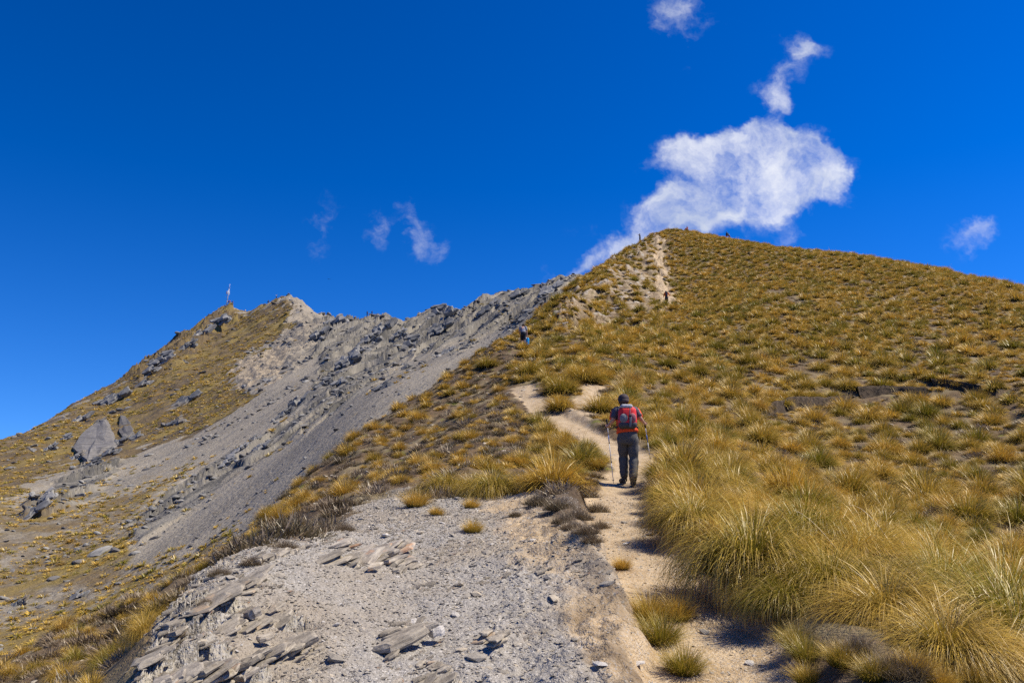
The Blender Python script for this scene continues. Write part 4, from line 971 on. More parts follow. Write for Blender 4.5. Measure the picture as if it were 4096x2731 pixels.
def fan(x0, y0, x1, y1, n, lp, df, tp, lift, seed, jit=18, mats=None):
    rg = random.Random(seed); out = []
    n = int(n * 1.25)
    for i in range(n):
        q = (i + .5) / n; df_ = rg.uniform(1.0, 1.8)
        e = (x0 + (x1 - x0) * q + rg.uniform(-jit, jit), y0 + (y1 - y0) * q + rg.uniform(-jit, jit) * .6, lp * rg.uniform(.35, .95), df * df_, tp * rg.uniform(.35, .9), lift * rg.uniform(-.2, .55))
        out.append(e + ((rg.choice(mats),) if mats else ()))
    return out
outcrop('large tan layered schist outcrop with rusty streaks at the upper gravel', (1460, 2260),
        fan(1290, 2235, 1620, 2250, 13, 250, .5, 20, .07, 1, 22, [M_SCH, M_SCH, M_SCHR]) + fan(1340, 2190, 1600, 2215, 8, 230, .45, 17, .10, 2, 16, [M_SCH, M_SCHR]) + fan(1560, 2290, 1660, 2270, 7, 110, .45, 13, .04, 3, 20), seed=1)
outcrop('flat pale stone lying on the front of the rusty layered outcrop', (1500, 2290), [(1500, 2288, 85, .65, 14, .05, M_TAN)], seed=2)
outcrop('dark-faced schist slab with a white quartz end near the bottom', (1640, 2620),
        [(1610, 2600, 240, .5, 34, .06), (1640, 2590, 250, .42, 20, .09), (1745, 2575, 70, .9, 30, .07, M_QTZ), (1560, 2545, 110, .5, 14, .03), (1650, 2555, 150, .45, 11, .03), (1570, 2630, 120, .4, 12, .02)], seed=3)
outcrop('tilted wedge of layered schist right of the quartz slab', (1960, 2570),
        fan(1915, 2550, 1995, 2585, 8, 165, .42, 15, .07, 7, 10), seed=4, tilt=(0, .12, .1))
outcrop('dark splintered schist layers below the quartz slab', (1740, 2665), fan(1670, 2650, 1800, 2690, 9, 95, .4, 11, .03, 8, 16), seed=5)
outcrop('brown schist block at the bottom edge beside a tiny plant', (1740, 2725), fan(1690, 2720, 1790, 2740, 5, 150, .4, 18, .03, 9, 8), seed=6)
outcrop('long dark overhanging schist ledge at lower left', (1080, 2640),
        fan(1010, 2660, 1200, 2590, 9, 260, .45, 26, .08, 10, 16) + fan(1180, 2640, 1290, 2600, 9, 110, .4, 14, .05, 11, 14) + [(1060, 2585, 70, .6, 20, .05, M_TAN)], seed=7)
outcrop('rust-stained schist ledge along the bottom left edge', (800, 2700),
        fan(660, 2720, 1000, 2690, 9, 250, .5, 28, .06, 12, 16, [M_SCH, M_SCHR]) + fan(580, 2735, 900, 2740, 6, 200, .5, 22, .04, 13, 12, [M_SCHR, M_SCH]), seed=8)
outcrop('pale broken schist plates high on the left rock face', (1030, 2500),
        fan(880, 2530, 1150, 2480, 12, 190, .55, 16, .04, 14, 26) + [(1105, 2470, 95, .35, 22, .07), (1010, 2495, 70, .6, 30, .06, M_SCHR)], seed=9)
outcrop('smooth dipping schist sheets on the upper left rock edge', (900, 2400),
        fan(790, 2430, 1010, 2330, 11, 260, .6, 13, .03, 15, 22), seed=10)
outcrop('steep grey schist edge falling away at the left', (680, 2600),
        fan(600, 2660, 740, 2470, 10, 200, .55, 22, .03, 16, 18), seed=11)
outcrop('dark jumbled schist blocks on the broken rim at upper left', (1120, 2215),
        fan(1010, 2250, 1220, 2195, 10, 95, .6, 26, .05, 17, 16), seed=12)
# named loose stones: px, py, width px, material, label
STN = [M_GRY, M_TAN, M_QTZ]
SM = [[stone_me('stone', 600 + 10 * a + b, STN[a], .30 + .12 * (b % 3), 1, 8, 1.5) for b in range(5)] for a in range(3)]
LOOSE = [(1950, 2212, 64, 0, 'flat pale grey stone alone on the middle gravel'), (2215, 2395, 62, 1, 'rounded tan stone on the tan soil left of the trail'), (2192, 2312, 48, 0, 'low grey stone above the rounded tan stone'),
 (2160, 2380, 40, 0, 'small grey stone left of the rounded tan stone'), (1905, 2635, 90, 0, 'dark stick-shaped stone below the tilted wedge'), (2070, 2580, 62, 0, 'pale flat stone right of the tilted wedge'),
 (1340, 2640, 95, 0, 'long pale stone right of the dark overhanging ledge'), (1345, 2500, 44, 2, 'white stone in the middle of the left gravel'), (2130, 2160, 36, 2, 'white pebble below the dark soil bank'),
 (1545, 2145, 52, 2, 'whitish stone on the upper gravel behind the large outcrop'), (1630, 2165, 55, 0, 'dark grey stone on the upper gravel'), (1680, 2132, 44, 1, 'tan stone on the upper gravel'),
 (2855, 2360, 42, 0, 'grey stone on the trail against the tussocks'), (2505, 2175, 36, 2, 'pale stone in the middle of the trail below the hiker'), (2820, 2530, 56, 0, 'flat grey stone set in the lower trail'),
 (2400, 2660, 70, 2, 'white flat stone near the bottom on the gravel'), (2550, 2655, 56, 2, 'white angular stone at the lower edge of the tan soil'), (2010, 2690, 52, 0, 'grey stone near the bottom edge below the wedge'),
 (1845, 2600, 50, 1, 'tan chip between the quartz slab and the wedge'), (2300, 2560, 44, 0, 'grey stone on the lower gravel right of the wedge'), (3000, 2655, 50, 2, 'pale stone on the lower trail at the right')]
for k, (px, py, wpx, a, lab) in enumerate(LOOSE):
    p = LA.hit(px, py, rmin=3.2, rmax=16); s = wpx * p.length / F / 1.5
    one('stone', SM[a][k % 5], p + Vector((0, 0, s * .10)), (RG.uniform(-.2, .2), RG.uniform(-.2, .2), RG.uniform(0, 6)), s, .5, lab, 'stone', 'loose stones in the foreground')
def on_gravel(n, rmin, rmax, seed, key=1):
    R = np.random.RandomState(seed); az = R.uniform(-.52, .32, n); rr = np.sqrt(R.uniform(rmin ** 2, rmax ** 2, n))
    x, y = rr * np.sin(az), rr * np.cos(az); zo = zoneA_at(x, y)
    p = np.clip(zo[:, 1] * (1 - .92 * zo[:, 0]) + .18 * zo[:, 0] * (zo[:, 1] < .9), 0, 1)
    k = R.rand(n) < p; x, y = x[k], y[k]
    return x, y, LA.height(x, y), R
x, y, z, R = on_gravel(420, 4.3, 14, 77)
px, py = world2pix(x, y, z); k = (py < 2740) & (px > 500); x, y, z, px, py = [q[k][:150] for q in (x, y, z, px, py)]
for i in range(len(x)):
    s = .028 * (R.rand() ** 2 * 2.2 + .7) * (1 + .03 * math.hypot(x[i], y[i])); a = R.choice([0, 0, 0, 1, 2])
    lab = f"small {['grey', 'tan', 'whitish'][a]} stone on the gravel, " + ('left part' if px[i] < 1300 else 'middle part' if px[i] < 1900 else 'right part') + (' at the far end' if py[i] < 2250 else ' halfway down' if py[i] < 2480 else ' near the bottom edge'); grp = 'small loose stones on the gravel'
    one('stone', SM[a][i % 5], (x[i], y[i], z[i] + s * .08), (R.uniform(-.3, .3), R.uniform(-.3, .3), R.uniform(0, 6)), s, .5, lab, 'stone', grp)
# gravel chips
CHIP = [stone_me('chip', 700 + b, [M_GRY, M_GRY, M_TAN, M_QTZ][b % 4], .28, 1, 7, 1.6) for b in range(8)]
for me in CHIP: pass
x, y, z, R = on_gravel(130000, 3.8, 14.5, 78)
s = .0085 * (.5 + 1.6 * R.rand(len(x)) ** 3) * (1 + .05 * np.hypot(x, y))
scatter('gravel', np.c_[x, y, z + s * .1], np.c_[R.uniform(-.5, .5, (len(x), 2)), R.uniform(0, 6.28, len(x))], np.c_[s, s, s], R.rand(len(x)), CHIP, 'grey schist gravel covering the foreground knoll', 'gravel')
# splintered shards along the cleavage
n = 26000; R = np.random.RandomState(81); az = R.uniform(-.52, .30, n); rr = np.sqrt(R.uniform(4.2 ** 2, 11.5 ** 2, n)); x, y = rr * np.sin(az), rr * np.cos(az); zo = zoneA_at(x, y)
cl = sstep(fbm2(x * 1.1, y * 1.1, 3, 190), .12, .35) * zo[:, 1] * (1 - zo[:, 0]) * .35 + np.clip(zo[:, 2], 0, 1) * .8
k = R.rand(n) < cl; x, y = x[k], y[k]; z = LA.height(x, y); s = R.uniform(.03, .11, len(x)) * (.6 + .8 * R.rand(len(x)) ** 2)
SHARD = [slab_me('shard', 950 + i, 1.0, .38 + .1 * (i % 3), .10 + .04 * (i % 2), M_SCH if i % 3 else M_SCHR, 6) for i in range(7)]
eu = np.array(FOLE)[None] + np.c_[R.uniform(-.22, .22, (len(x), 2)), R.uniform(-.35, .35, len(x))]
scatter('schist_shards', np.c_[x, y, z + s * .06], eu, np.c_[s, s, s * R.uniform(.7, 1.6, len(x))], R.rand(len(x)), SHARD, 'splintered schist shards bristling from the foreground rock', 'rock shards')
# soil clods and stones on the vegetated slopes and bare spur
n = 16000; R = np.random.RandomState(79)
az = R.uniform(-.62, .62, n); rr = np.exp(R.uniform(math.log(9), math.log(165), n)); x, y = rr * np.sin(az), rr * np.cos(az); z = LA.height(x, y); zo = zoneA_at(x, y)
px, py = world2pix(x, y, z)
pr = np.where((zo[:, 2] > .25) & (rr > 50), 1.0, np.where(px < 2150, .30, .10)) * (zo[:, 1] < .4)
k = (R.rand(n) < pr) & LA.visible(x, y, .01); x, y, z, rr = [q[k] for q in (x, y, z, rr)]
s = rr * .0028 * (.5 + R.rand(len(x)) ** 3 * 2.0)
scatter('slope_stones', np.c_[x, y, z], np.c_[R.uniform(-.5, .5, (len(x), 2)), R.uniform(0, 6.28, len(x))], np.c_[s, s, s], R.rand(len(x)), CHIP[:3], 'small stones lying between the tussocks on the near ridge', 'stones')
# ---- far rocks
def crag_me(name, seed, n, mat, spread=(1, .5, .5), L=(.5, 1.1), th=(.12, .30)):
    """a crag of stacked tilted plates, about 1 unit across"""
    R = np.random.RandomState(seed); Vs, Fs, o = [], [], 0
    for k in range(n):
        l = R.uniform(*L); me = slab_me('t', seed * 31 + k, l, l * R.uniform(.4, .8), l * R.uniform(*th), None, 7)
        v = np.empty(len(me.vertices) * 3, np.float32); me.vertices.foreach_get('co', v); v = v.reshape(-1, 3)
        f = np.empty(len(me.loops), np.int32); me.loops.foreach_get('vertex_index', f)
        E = np.array(Euler((R.uniform(-.3, .3), R.uniform(-.25, .25), R.uniform(-.5, .5))).to_matrix())
        v = v @ E.T + R.uniform(-.5, .5, 3) * np.array(spread)
        Vs.append(v); Fs.append(f.reshape(-1, 3) + o); o += len(v); bpy.data.meshes.remove(me)
    return mesh_np(name, np.concatenate(Vs), np.concatenate(Fs), mat, smooth=False)
# crag plates dip with the face: long edge climbs to the right
CR = basis((0.80, 0.28, 0.52), (-0.30, -0.66, 0.68)).to_euler()
CRM = [crag_me('crag', 800 + i, 22 + i % 3 * 4, M_CRAG, (1.05, .5, .34), (.22, .62), (.14, .4)) for i in range(6)]
CRP = [crag_me('crag_pale', 830 + i, 7, M_BLUE, (1.0, .45, .22)) for i in range(3)]
CRAGS = [  # px, py, width px, kind, squash, label
 (1530, 1318, 110, 0, 1.2, 'pointed grey crag on the skyline right of the two ridge walkers'), (1595, 1345, 90, 1, 1, 'broken crag just below the pointed skyline crag'),
 (1740, 1262, 130, 2, 1.1, 'flat-topped crag on the skyline in the middle of the ridge'), (1800, 1262, 100, 3, 1.3, 'upright split block at the right of the flat-topped crag'), (1760, 1320, 120, 4, .8, 'tilted slab under the flat-topped crag'),
 (1330, 1300, 110, 5, .9, 'dark crag in the notch below the pale peak'), (1270, 1340, 90, 0, .9, 'dark wedge-shaped rock beside the pale gully'), (1480, 1365, 120, 1, .9, 'jagged rocks below the ridge notch'),
 (1630, 1385, 140, 2, .8, 'tilted slabs in the middle of the grey face'), (1420, 1420, 120, 3, .8, 'grey ledge low under the ridge notch'), (1390, 1455, 110, 4, 1.2, 'cluster of upright blocks on the grey face'), (1345, 1540, 80, 5, .7, 'small block at the end of the rock rib'),
 (1195, 1615, 110, 0, 1.4, 'cluster of upright dark slabs on the scree'), (1140, 1660, 90, 1, .8, 'low rocks trailing below the upright slabs'), (1290, 1540, 90, 2, .9, 'dark rocks on the rib above the upright slabs'),
 (1620, 1475, 70, 3, .6, 'bluish rock on the scree below the ridge'), (1790, 1410, 70, 4, .5, 'small ledge on the scree near the grass edge'), (1520, 1560, 110, 5, .45, 'dark seam of rock crossing the scree'),
 (2100, 1270, 110, 2, .75, 'dark overhanging slab just behind the grey-shirted walker'), (1960, 1235, 120, 1, .6, 'rock band under the right part of the ridge skyline'), (2060, 1185, 120, 3, .5, 'rocky lip on the skyline left of the tussock hill'), (2200, 1165, 120, 4, .5, 'dark rim of rock where the ridge meets the tussock hill'),
 (870, 1290, 90, 5, .8, 'dark hollowed rock just below the mast'), (800, 1340, 110, 0, .7, 'grey outcrop on the ridge left of the mast'), (740, 1395, 110, 1, .6, 'dark rock band on the left mountain shoulder'), (640, 1440, 110, 2, .6, 'blue-grey slab on the left shoulder below the band'), (590, 1490, 90, 3, .6, 'grey rocks on the left skyline slope'),
 (460, 1600, 110, 4, .7, 'dark rocks above the pale smooth rock faces'), (400, 1620, 90, 5, .8, 'black crag left above the pale smooth rock faces'), (320, 1680, 90, 0, .7, 'dark block at the upper left of the pale rock faces'), (195, 1800, 70, 1, .8, 'small black crag near the left edge'), (250, 1760, 70, 2, .6, 'low crag left of the pale rock faces'),
 (560, 1545, 90, 3, .5, 'grey outcrop in the grass of the left face'), (740, 1610, 120, 4, .5, 'grey slab outcrop in the middle of the left grassy face'), (690, 1700, 90, 5, .5, 'low grey outcrop near the scree edge of the left face'),
 (1040, 1790, 90, 0, .5, 'low ledge on the middle scree'), (960, 1800, 80, 1, .6, 'grey blocks on the lower scree'), (900, 1850, 90, 2, .5, 'flat rocks on the lower scree'), (1010, 1760, 70, 3, .5, 'broken rock heap on the middle scree'), (120, 2060, 130, 4, .45, 'smooth grey slab at the lower left of the mountain'), (150, 2010, 120, 5, .45, 'grey slab above the smooth lower left one'),
 (300, 1835, 80, 1, .6, 'low grey rocks at the lower left foot of the pale rock face'), (360, 1862, 90, 2, .6, 'broken rocks under the tip of the pale rock face'), (430, 1818, 90, 3, .6, 'dark cracked ledge at the right foot of the pale rock face'), (470, 1775, 70, 4, .7, 'dark rocks in the gap between the two pale rock faces'), (530, 1755, 70, 5, .5, 'low rocks right of the smaller pale rock face'), (390, 1690, 60, 0, .5, 'small rocks along the upper edge of the pale rock face'),
 (300, 2390, 90, 3, .5, 'blue-grey rocks low on the left slope'), (70, 2420, 80, 1, .6, 'grey rocks by the left picture edge')]
def place_far(px, py, wpx, me, sq, lab, rot=CR, up=.02, name='crag', cat='rock', grp='crags on the far mountain', lat=0.0):
    p = LB.hit(px, py, rmin=60); r = p.length; s = wpx * r / F / 1.25
    return one(name, me, p + Vector((0, 0, s * up)), tuple(rot) if not callable(rot) else rot(), (s, s, s * sq), .5, lab, cat, grp)
for px, py, wpx, kd, sq, lab in CRAGS: place_far(px, py, wpx, CRM[kd], sq, lab)
def facet(name, poly, depth, mat, label, bulge):
    """big smooth rock face: outline standing out of the slope with its own depth"""
    P_ = [LB.hit(a, b, rmin=100) for a, b in poly]; c = sum(P_, Vector()) / len(P_)
    nrm_ = (Vector((0, 0, EYE)) - c).normalized() * .75 + Vector((-.45, 0, .45)); nrm_.normalize()
    n = len(P_); V = [p - nrm_ * depth * .4 for p in P_] + [p.lerp(c, .12) + nrm_ * depth * (.55 + .25 * math.sin(i * 2.1)) for i, p in enumerate(P_)] + [p.lerp(c, .5) + nrm_ * depth * (bulge + .2 * math.sin(i * 1.7)) for i, p in enumerate(P_)] + [c + nrm_ * depth * bulge * 1.1]
    Fc = []
    for k in range(2):
        for i in range(n):
            j = (i + 1) % n; Fc += [(k * n + i, k * n + j, (k + 1) * n + j), (k * n + i, (k + 1) * n + j, (k + 1) * n + i)]
    Fc += [(2 * n + i, 2 * n + (i + 1) % n, 3 * n) for i in range(n)]
    V = np.array([tuple(v - c) for v in V]); me = mesh_np(name, V, Fc, mat, smooth=False)
    bm = bmesh.new(); bm.from_mesh(me); bmesh.ops.subdivide_edges(bm, edges=bm.edges[:], cuts=3, use_grid_fill=True)
    bmesh.ops.recalc_face_normals(bm, faces=bm.faces[:])
    R = np.random.RandomState(len(poly))
    for v in bm.verts:
        q = v.co; v.co += nrm_ * (.5 * math.sin(q.x * .9 + q.z * .7) * math.sin(q.z * 1.3) + R.uniform(-.12, .12)) * depth * .18
    bm.to_mesh(me); bm.free()
    o = obj(name, me); o.location = c; return tag(o, label, 'rock', 'pale smooth rock faces')
facet('smooth_crag', [(285, 1800), (330, 1740), (395, 1672), (425, 1672), (445, 1710), (462, 1760), (472, 1788), (425, 1805), (395, 1830), (350, 1858), (325, 1840)], 1.3, M_BLUE, 'large pale grey smooth rock face on the left mountain slope', .75)
facet('smooth_crag', [(478, 1700), (485, 1660), (500, 1660), (525, 1690), (542, 1735), (520, 1750), (495, 1758), (480, 1735)], 1.0, M_BLUE, 'smaller pale rock face just right of the large one', .7)
BSM = [stone_me('boulder', 900 + i, M_BLUE if i % 2 else M_CRAG, .6, 2, 9, 1.4) for i in range(5)]
BOULD = [(405, 2205, 110, 'dark slab-sided boulder on the lower left slope'), (470, 2200, 70, 'flat boulder right of the dark slab-sided one'), (545, 2210, 60, 'pale flat boulder low on the left slope'), (315, 2245, 70, 'low blue-grey boulder left of the dark slab-sided one'),
 (710, 1985, 42, 'white-topped boulder in the middle of the lower scree'), (815, 1978, 36, 'round boulder on the smooth grey scree'), (690, 2045, 40, 'grey boulder below the white-topped one'), (400, 2005, 36, 'pale angular block among small tussocks'), (995, 1868, 40, 'pale flat boulder on the scree centre'), (860, 1910, 46, 'dark flat boulder on the scree'), (755, 2325, 48, 'flat bluish stone just beyond the yellow grass'),
 (590, 2370, 44, 'pale stones beyond the yellow grass strip'), (50, 2400, 60, 'grey boulder at the left edge'), (215, 2310, 60, 'low grey boulder in the lower left tussocks'), (130, 2510, 40, 'dark boulder near the lower left edge'), (20, 2390, 50, 'boulder cut by the left edge'), (1215, 1700, 44, 'boulder below the upright slabs'), (1345, 1560, 60, 'pale tilted block right of the rib on the scree'), (620, 2150, 50, 'long low boulder on the lower scree'), (500, 2090, 40, 'pale boulder between tussocks on the lower scree')]
for k, (px, py, wpx, lab) in enumerate(BOULD):
    place_far(px, py, wpx * .75, BSM[k % 5], .7, lab, (RG.uniform(-.2, .2), RG.uniform(-.4, 0), RG.uniform(0, 6)), -.06, 'boulder', 'boulder', 'boulders on the scree')
n = 70000; R = np.random.RandomState(80)
az = R.uniform(-.64, .12, n); rr = np.exp(R.uniform(math.log(70), math.log(440), n)); x, y = rr * np.sin(az), rr * np.cos(az); z = LB.height(x, y)
i_, j_, _, _ = LB._idx(x, y); zb = zoneB[i_, j_]; u_, v_ = FU[i_, j_], FV[i_, j_]
band = fbm2(u_ * .015, v_ * .10, 3, 170)
pr = np.clip(.10 + 1.1 * band, .03, 1) * (1 - .6 * zb[:, 0]) + .3 * zb[:, 1]
k = (R.rand(n) < pr) & LB.visible(x, y, .004); x, y, z, rr = [q[k] for q in (x, y, z, rr)]
s = rr * .0021 * (.35 + 3.4 * R.rand(len(x)) ** 6)
sq = R.uniform(.6, 1, len(x))
scatter('scree_stones', np.c_[x, y, z], np.c_[R.uniform(-.5, .3, (len(x), 2)), R.uniform(0, 6.28, len(x))], np.c_[s, s, s * sq], R.rand(len(x)), BSM, 'broken grey stones strewn over the scree and far slopes', 'scree')
# ------------------------------------------------------------------ people and their gear
_pm = {}
def pmat(name, c, rough=.8, nscale=40, var=.25, metal=0.0, bump=.25):
    if name in _pm: return _pm[name]
    m, t = new_mat(name); tcn = t.n.new('ShaderNodeTexCoord'); n = t.noise(tcn.outputs['Object'], nscale, 3)
    col = t.mix(t.mr(n.outputs[0], .3, .7), tuple(v * (1 - var) for v in c), tuple(min(1, v * (1 + var)) for v in c))
    p = finish(t, col, rough, n.outputs[0], bump, .004, .3); p.inputs['Metallic'].default_value = metal
    _pm[name] = m; return m
SKIN = pmat('skin', (0.52, .30, .215), .55, 30, .10)
def tube(pts, rad, n=12, wr=0.0, seed=0, cap=True, ell=None):
    """closed tube through points; rad per point (or (rx, ry)); returns verts, quads/tris as quads"""
    R = np.random.RandomState(seed); pts = [Vector(p) for p in pts]; V = []; prev = None
    for i, p in enumerate(pts):
        d = (pts[min(i + 1, len(pts) - 1)] - pts[max(i - 1, 0)]).normalized()
        ref = Vector((0, 1, 0)) if abs(d.y) < .9 else Vector((1, 0, 0))
        a = d.cross(ref).normalized(); b = a.cross(d).normalized()
        if prev is not None and a.dot(prev) < 0: a, b = -a, -b
        prev = a
        r = rad[i]; rx, ry = r if isinstance(r, tuple) else (r, r)
        k = 1 + wr * R.uniform(-1, 1)
        for q in range(n):
            th = 2 * math.pi * q / n; w = k * (1 + wr * .5 * R.uniform(-1, 1))
            V.append(p + a * math.cos(th) * rx * w + b * math.sin(th) * ry * w)
    Fc = []; m = len(pts)
    for i in range(m - 1):
        for q in range(n):
            q2 = (q + 1) % n; Fc.append((i * n + q, i * n + q2, (i + 1) * n + q2, (i + 1) * n + q))
    if cap:
        V += [pts[0], pts[-1]]
        for q in range(0, n, 2):
            q1, q2 = (q + 1) % n, (q + 2) % n
            Fc.append((m * n, q2, q1, q)); Fc.append((m * n + 1, (m - 1) * n + q, (m - 1) * n + q1, (m - 1) * n + q2))
    return [tuple(v) for v in V], Fc
def dense(pts, rad, k=3):
    P_, R_ = [], []
    for i in range(len(pts) - 1):
        for q in range(k):
            f = q / k; P_.append(Vector(pts[i]).lerp(Vector(pts[i + 1]), f))
            a, b = rad[i], rad[i + 1]
            R_.append(tuple(u + (v - u) * f for u, v in zip(a, b)) if isinstance(a, tuple) else a + (b - a) * f)
    return P_ + [Vector(pts[-1])], R_ + [rad[-1]]
def merge(name, parts, mat, sub=1):
    V, Fc = [], []
    for v, f in parts:
        o = len(V); V += v; Fc += [tuple(i + o for i in q) for q in f]
    me = bpy.data.meshes.new(name); me.from_pydata([tuple(v) for v in V], [], Fc); me.materials.append(mat)
    bm = bmesh.new(); bm.from_mesh(me); bmesh.ops.recalc_face_normals(bm, faces=bm.faces[:]); bm.to_mesh(me); bm.free()
    me.polygons.foreach_set('use_smooth', [True] * len(me.polygons)); return me
def rbox(size, loc=(0, 0, 0), rot=(0, 0, 0), bev=.25, seg=3, taper=1.0):
    bm = bmesh.new(); bmesh.ops.create_cube(bm, size=1.0)
    M = Matrix.Translation(loc) @ Euler(rot).to_matrix().to_4x4()
    for v in bm.verts:
        if v.co.z > 0: v.co.x *= taper
        v.co = Vector((v.co.x * size[0], v.co.y * size[1], v.co.z * size[2]))
    bmesh.ops.bevel(bm, geom=bm.edges[:], offset=bev * min(size), segments=seg, affect='EDGES', profile=.5)
    bmesh.ops.transform(bm, matrix=M, verts=bm.verts[:]); bm.verts.index_update()
    r = [tuple(v.co) for v in bm.verts], [tuple(v.index for v in f.verts) for f in bm.faces]; bm.free(); return r
def ellip(c, r, n=10):
    bm = bmesh.new(); bmesh.ops.create_uvsphere(bm, u_segments=n * 2, v_segments=n, radius=1.0)
    v = [(c[0] + q.co.x * r[0], c[1] + q.co.y * r[1], c[2] + q.co.z * r[2]) for q in bm.verts]; bm.verts.index_update()
    f = [tuple(q.index for q in g.verts) for g in bm.faces]; bm.free(); return v, f
def skin_body(J, slim=1.0):
    order = ['pelvis', 'spine', 'chest', 'neck', 'jaw', 'head', 'crown'] + [a + s for s in 'LR' for a in ('sho', 'elb', 'wri', 'palm', 'hip', 'kne', 'ank', 'toe')]
    rad = dict(pelvis=.112, spine=.12, chest=.125, neck=.055, jaw=.066, head=.088, crown=.060, sho=.062, elb=.042, wri=.029, palm=.034, hip=.088, kne=.058, ank=.040, toe=.036)
    V = [J[k] for k in order]; ix = {k: i for i, k in enumerate(order)}
    E = [('pelvis', 'spine'), ('spine', 'chest'), ('chest', 'neck'), ('neck', 'jaw'), ('jaw', 'head'), ('head', 'crown')]
    for s in 'LR': E += [('chest', 'sho' + s), ('sho' + s, 'elb' + s), ('elb' + s, 'wri' + s), ('wri' + s, 'palm' + s), ('pelvis', 'hip' + s), ('hip' + s, 'kne' + s), ('kne' + s, 'ank' + s), ('ank' + s, 'toe' + s)]
    me = bpy.data.meshes.new('skel'); me.from_pydata(V, [(ix[a], ix[b]) for a, b in E], [])
    o = bpy.data.objects.new('skel', me); COL.objects.link(o)
    o.modifiers.new('skin', 'SKIN'); s2 = o.modifiers.new('sub', 'SUBSURF'); s2.levels = 2; s2.render_levels = 2
    for k, i in ix.items():
        d = me.skin_vertices[0].data[i]; r = rad[k if k in rad else k[:-1]] * slim; d.radius = (r, r); d.use_root = (k == 'pelvis')
    dg = bpy.context.evaluated_depsgraph_get(); ev = o.evaluated_get(dg); m2 = bpy.data.meshes.new_from_object(ev)
    v = [tuple(q.co) for q in m2.vertices]; f = [tuple(p.vertices) for p in m2.polygons]
    bpy.data.objects.remove(o); bpy.data.meshes.remove(me); bpy.data.meshes.remove(m2)
    return v, f
def hand(J, s, grip=None):
    """four unequal curled fingers and a thumb from the side of the palm"""
    w, p = Vector(J['wri' + s]), Vector(J['palm' + s]); d = (p - w).normalized()
    side = Vector((0, 1, 0)); side = (side - d * side.dot(d)).normalized(); inn = d.cross(side) * (1 if s == 'R' else -1)
    out = []
    for k, ln in enumerate((.068, .078, .072, .055)):
        b = p - d * .01 + side * (.027 - .018 * k)
        a = b + d * ln * .42; c = a + (d * .35 + inn * .9).normalized() * ln * .38; e = c + (-d * .55 + inn * .7).normalized() * ln * .3
        out.append(tube([b, a, c, e], [.0095, .009, .0082, .006], 6))
    b = w + d * .03 + side * .030; a = b + (d * .5 + side * .7 + inn * .4).normalized() * .04; c = a + (d * .5 + inn * .9).normalized() * .032
    out.append(tube([b, a, c], [.011, .0105, .007], 6)); return out
BASEJ = dict(pelvis=(0, 0, .94), spine=(0, .01, 1.12), chest=(0, .02, 1.36), neck=(0, .03, 1.50), jaw=(0, .05, 1.565), head=(0, .055, 1.645), crown=(0, .05, 1.715),
 shoL=(-.175, .02, 1.43), elbL=(-.235, -.01, 1.15), wriL=(-.25, .06, .91), palmL=(-.25, .08, .83), hipL=(-.09, 0, .90), kneL=(-.10, .03, .50), ankL=(-.10, -.02, .09), toeL=(-.11, .12, .045),
 shoR=(.175, .02, 1.43), elbR=(.235, -.01, 1.15), wriR=(.25, .06, .91), palmR=(.25, .08, .83), hipR=(.09, 0, .90), kneR=(.10, .03, .50), ankR=(.10, -.02, .09), toeR=(.11, .12, .045))
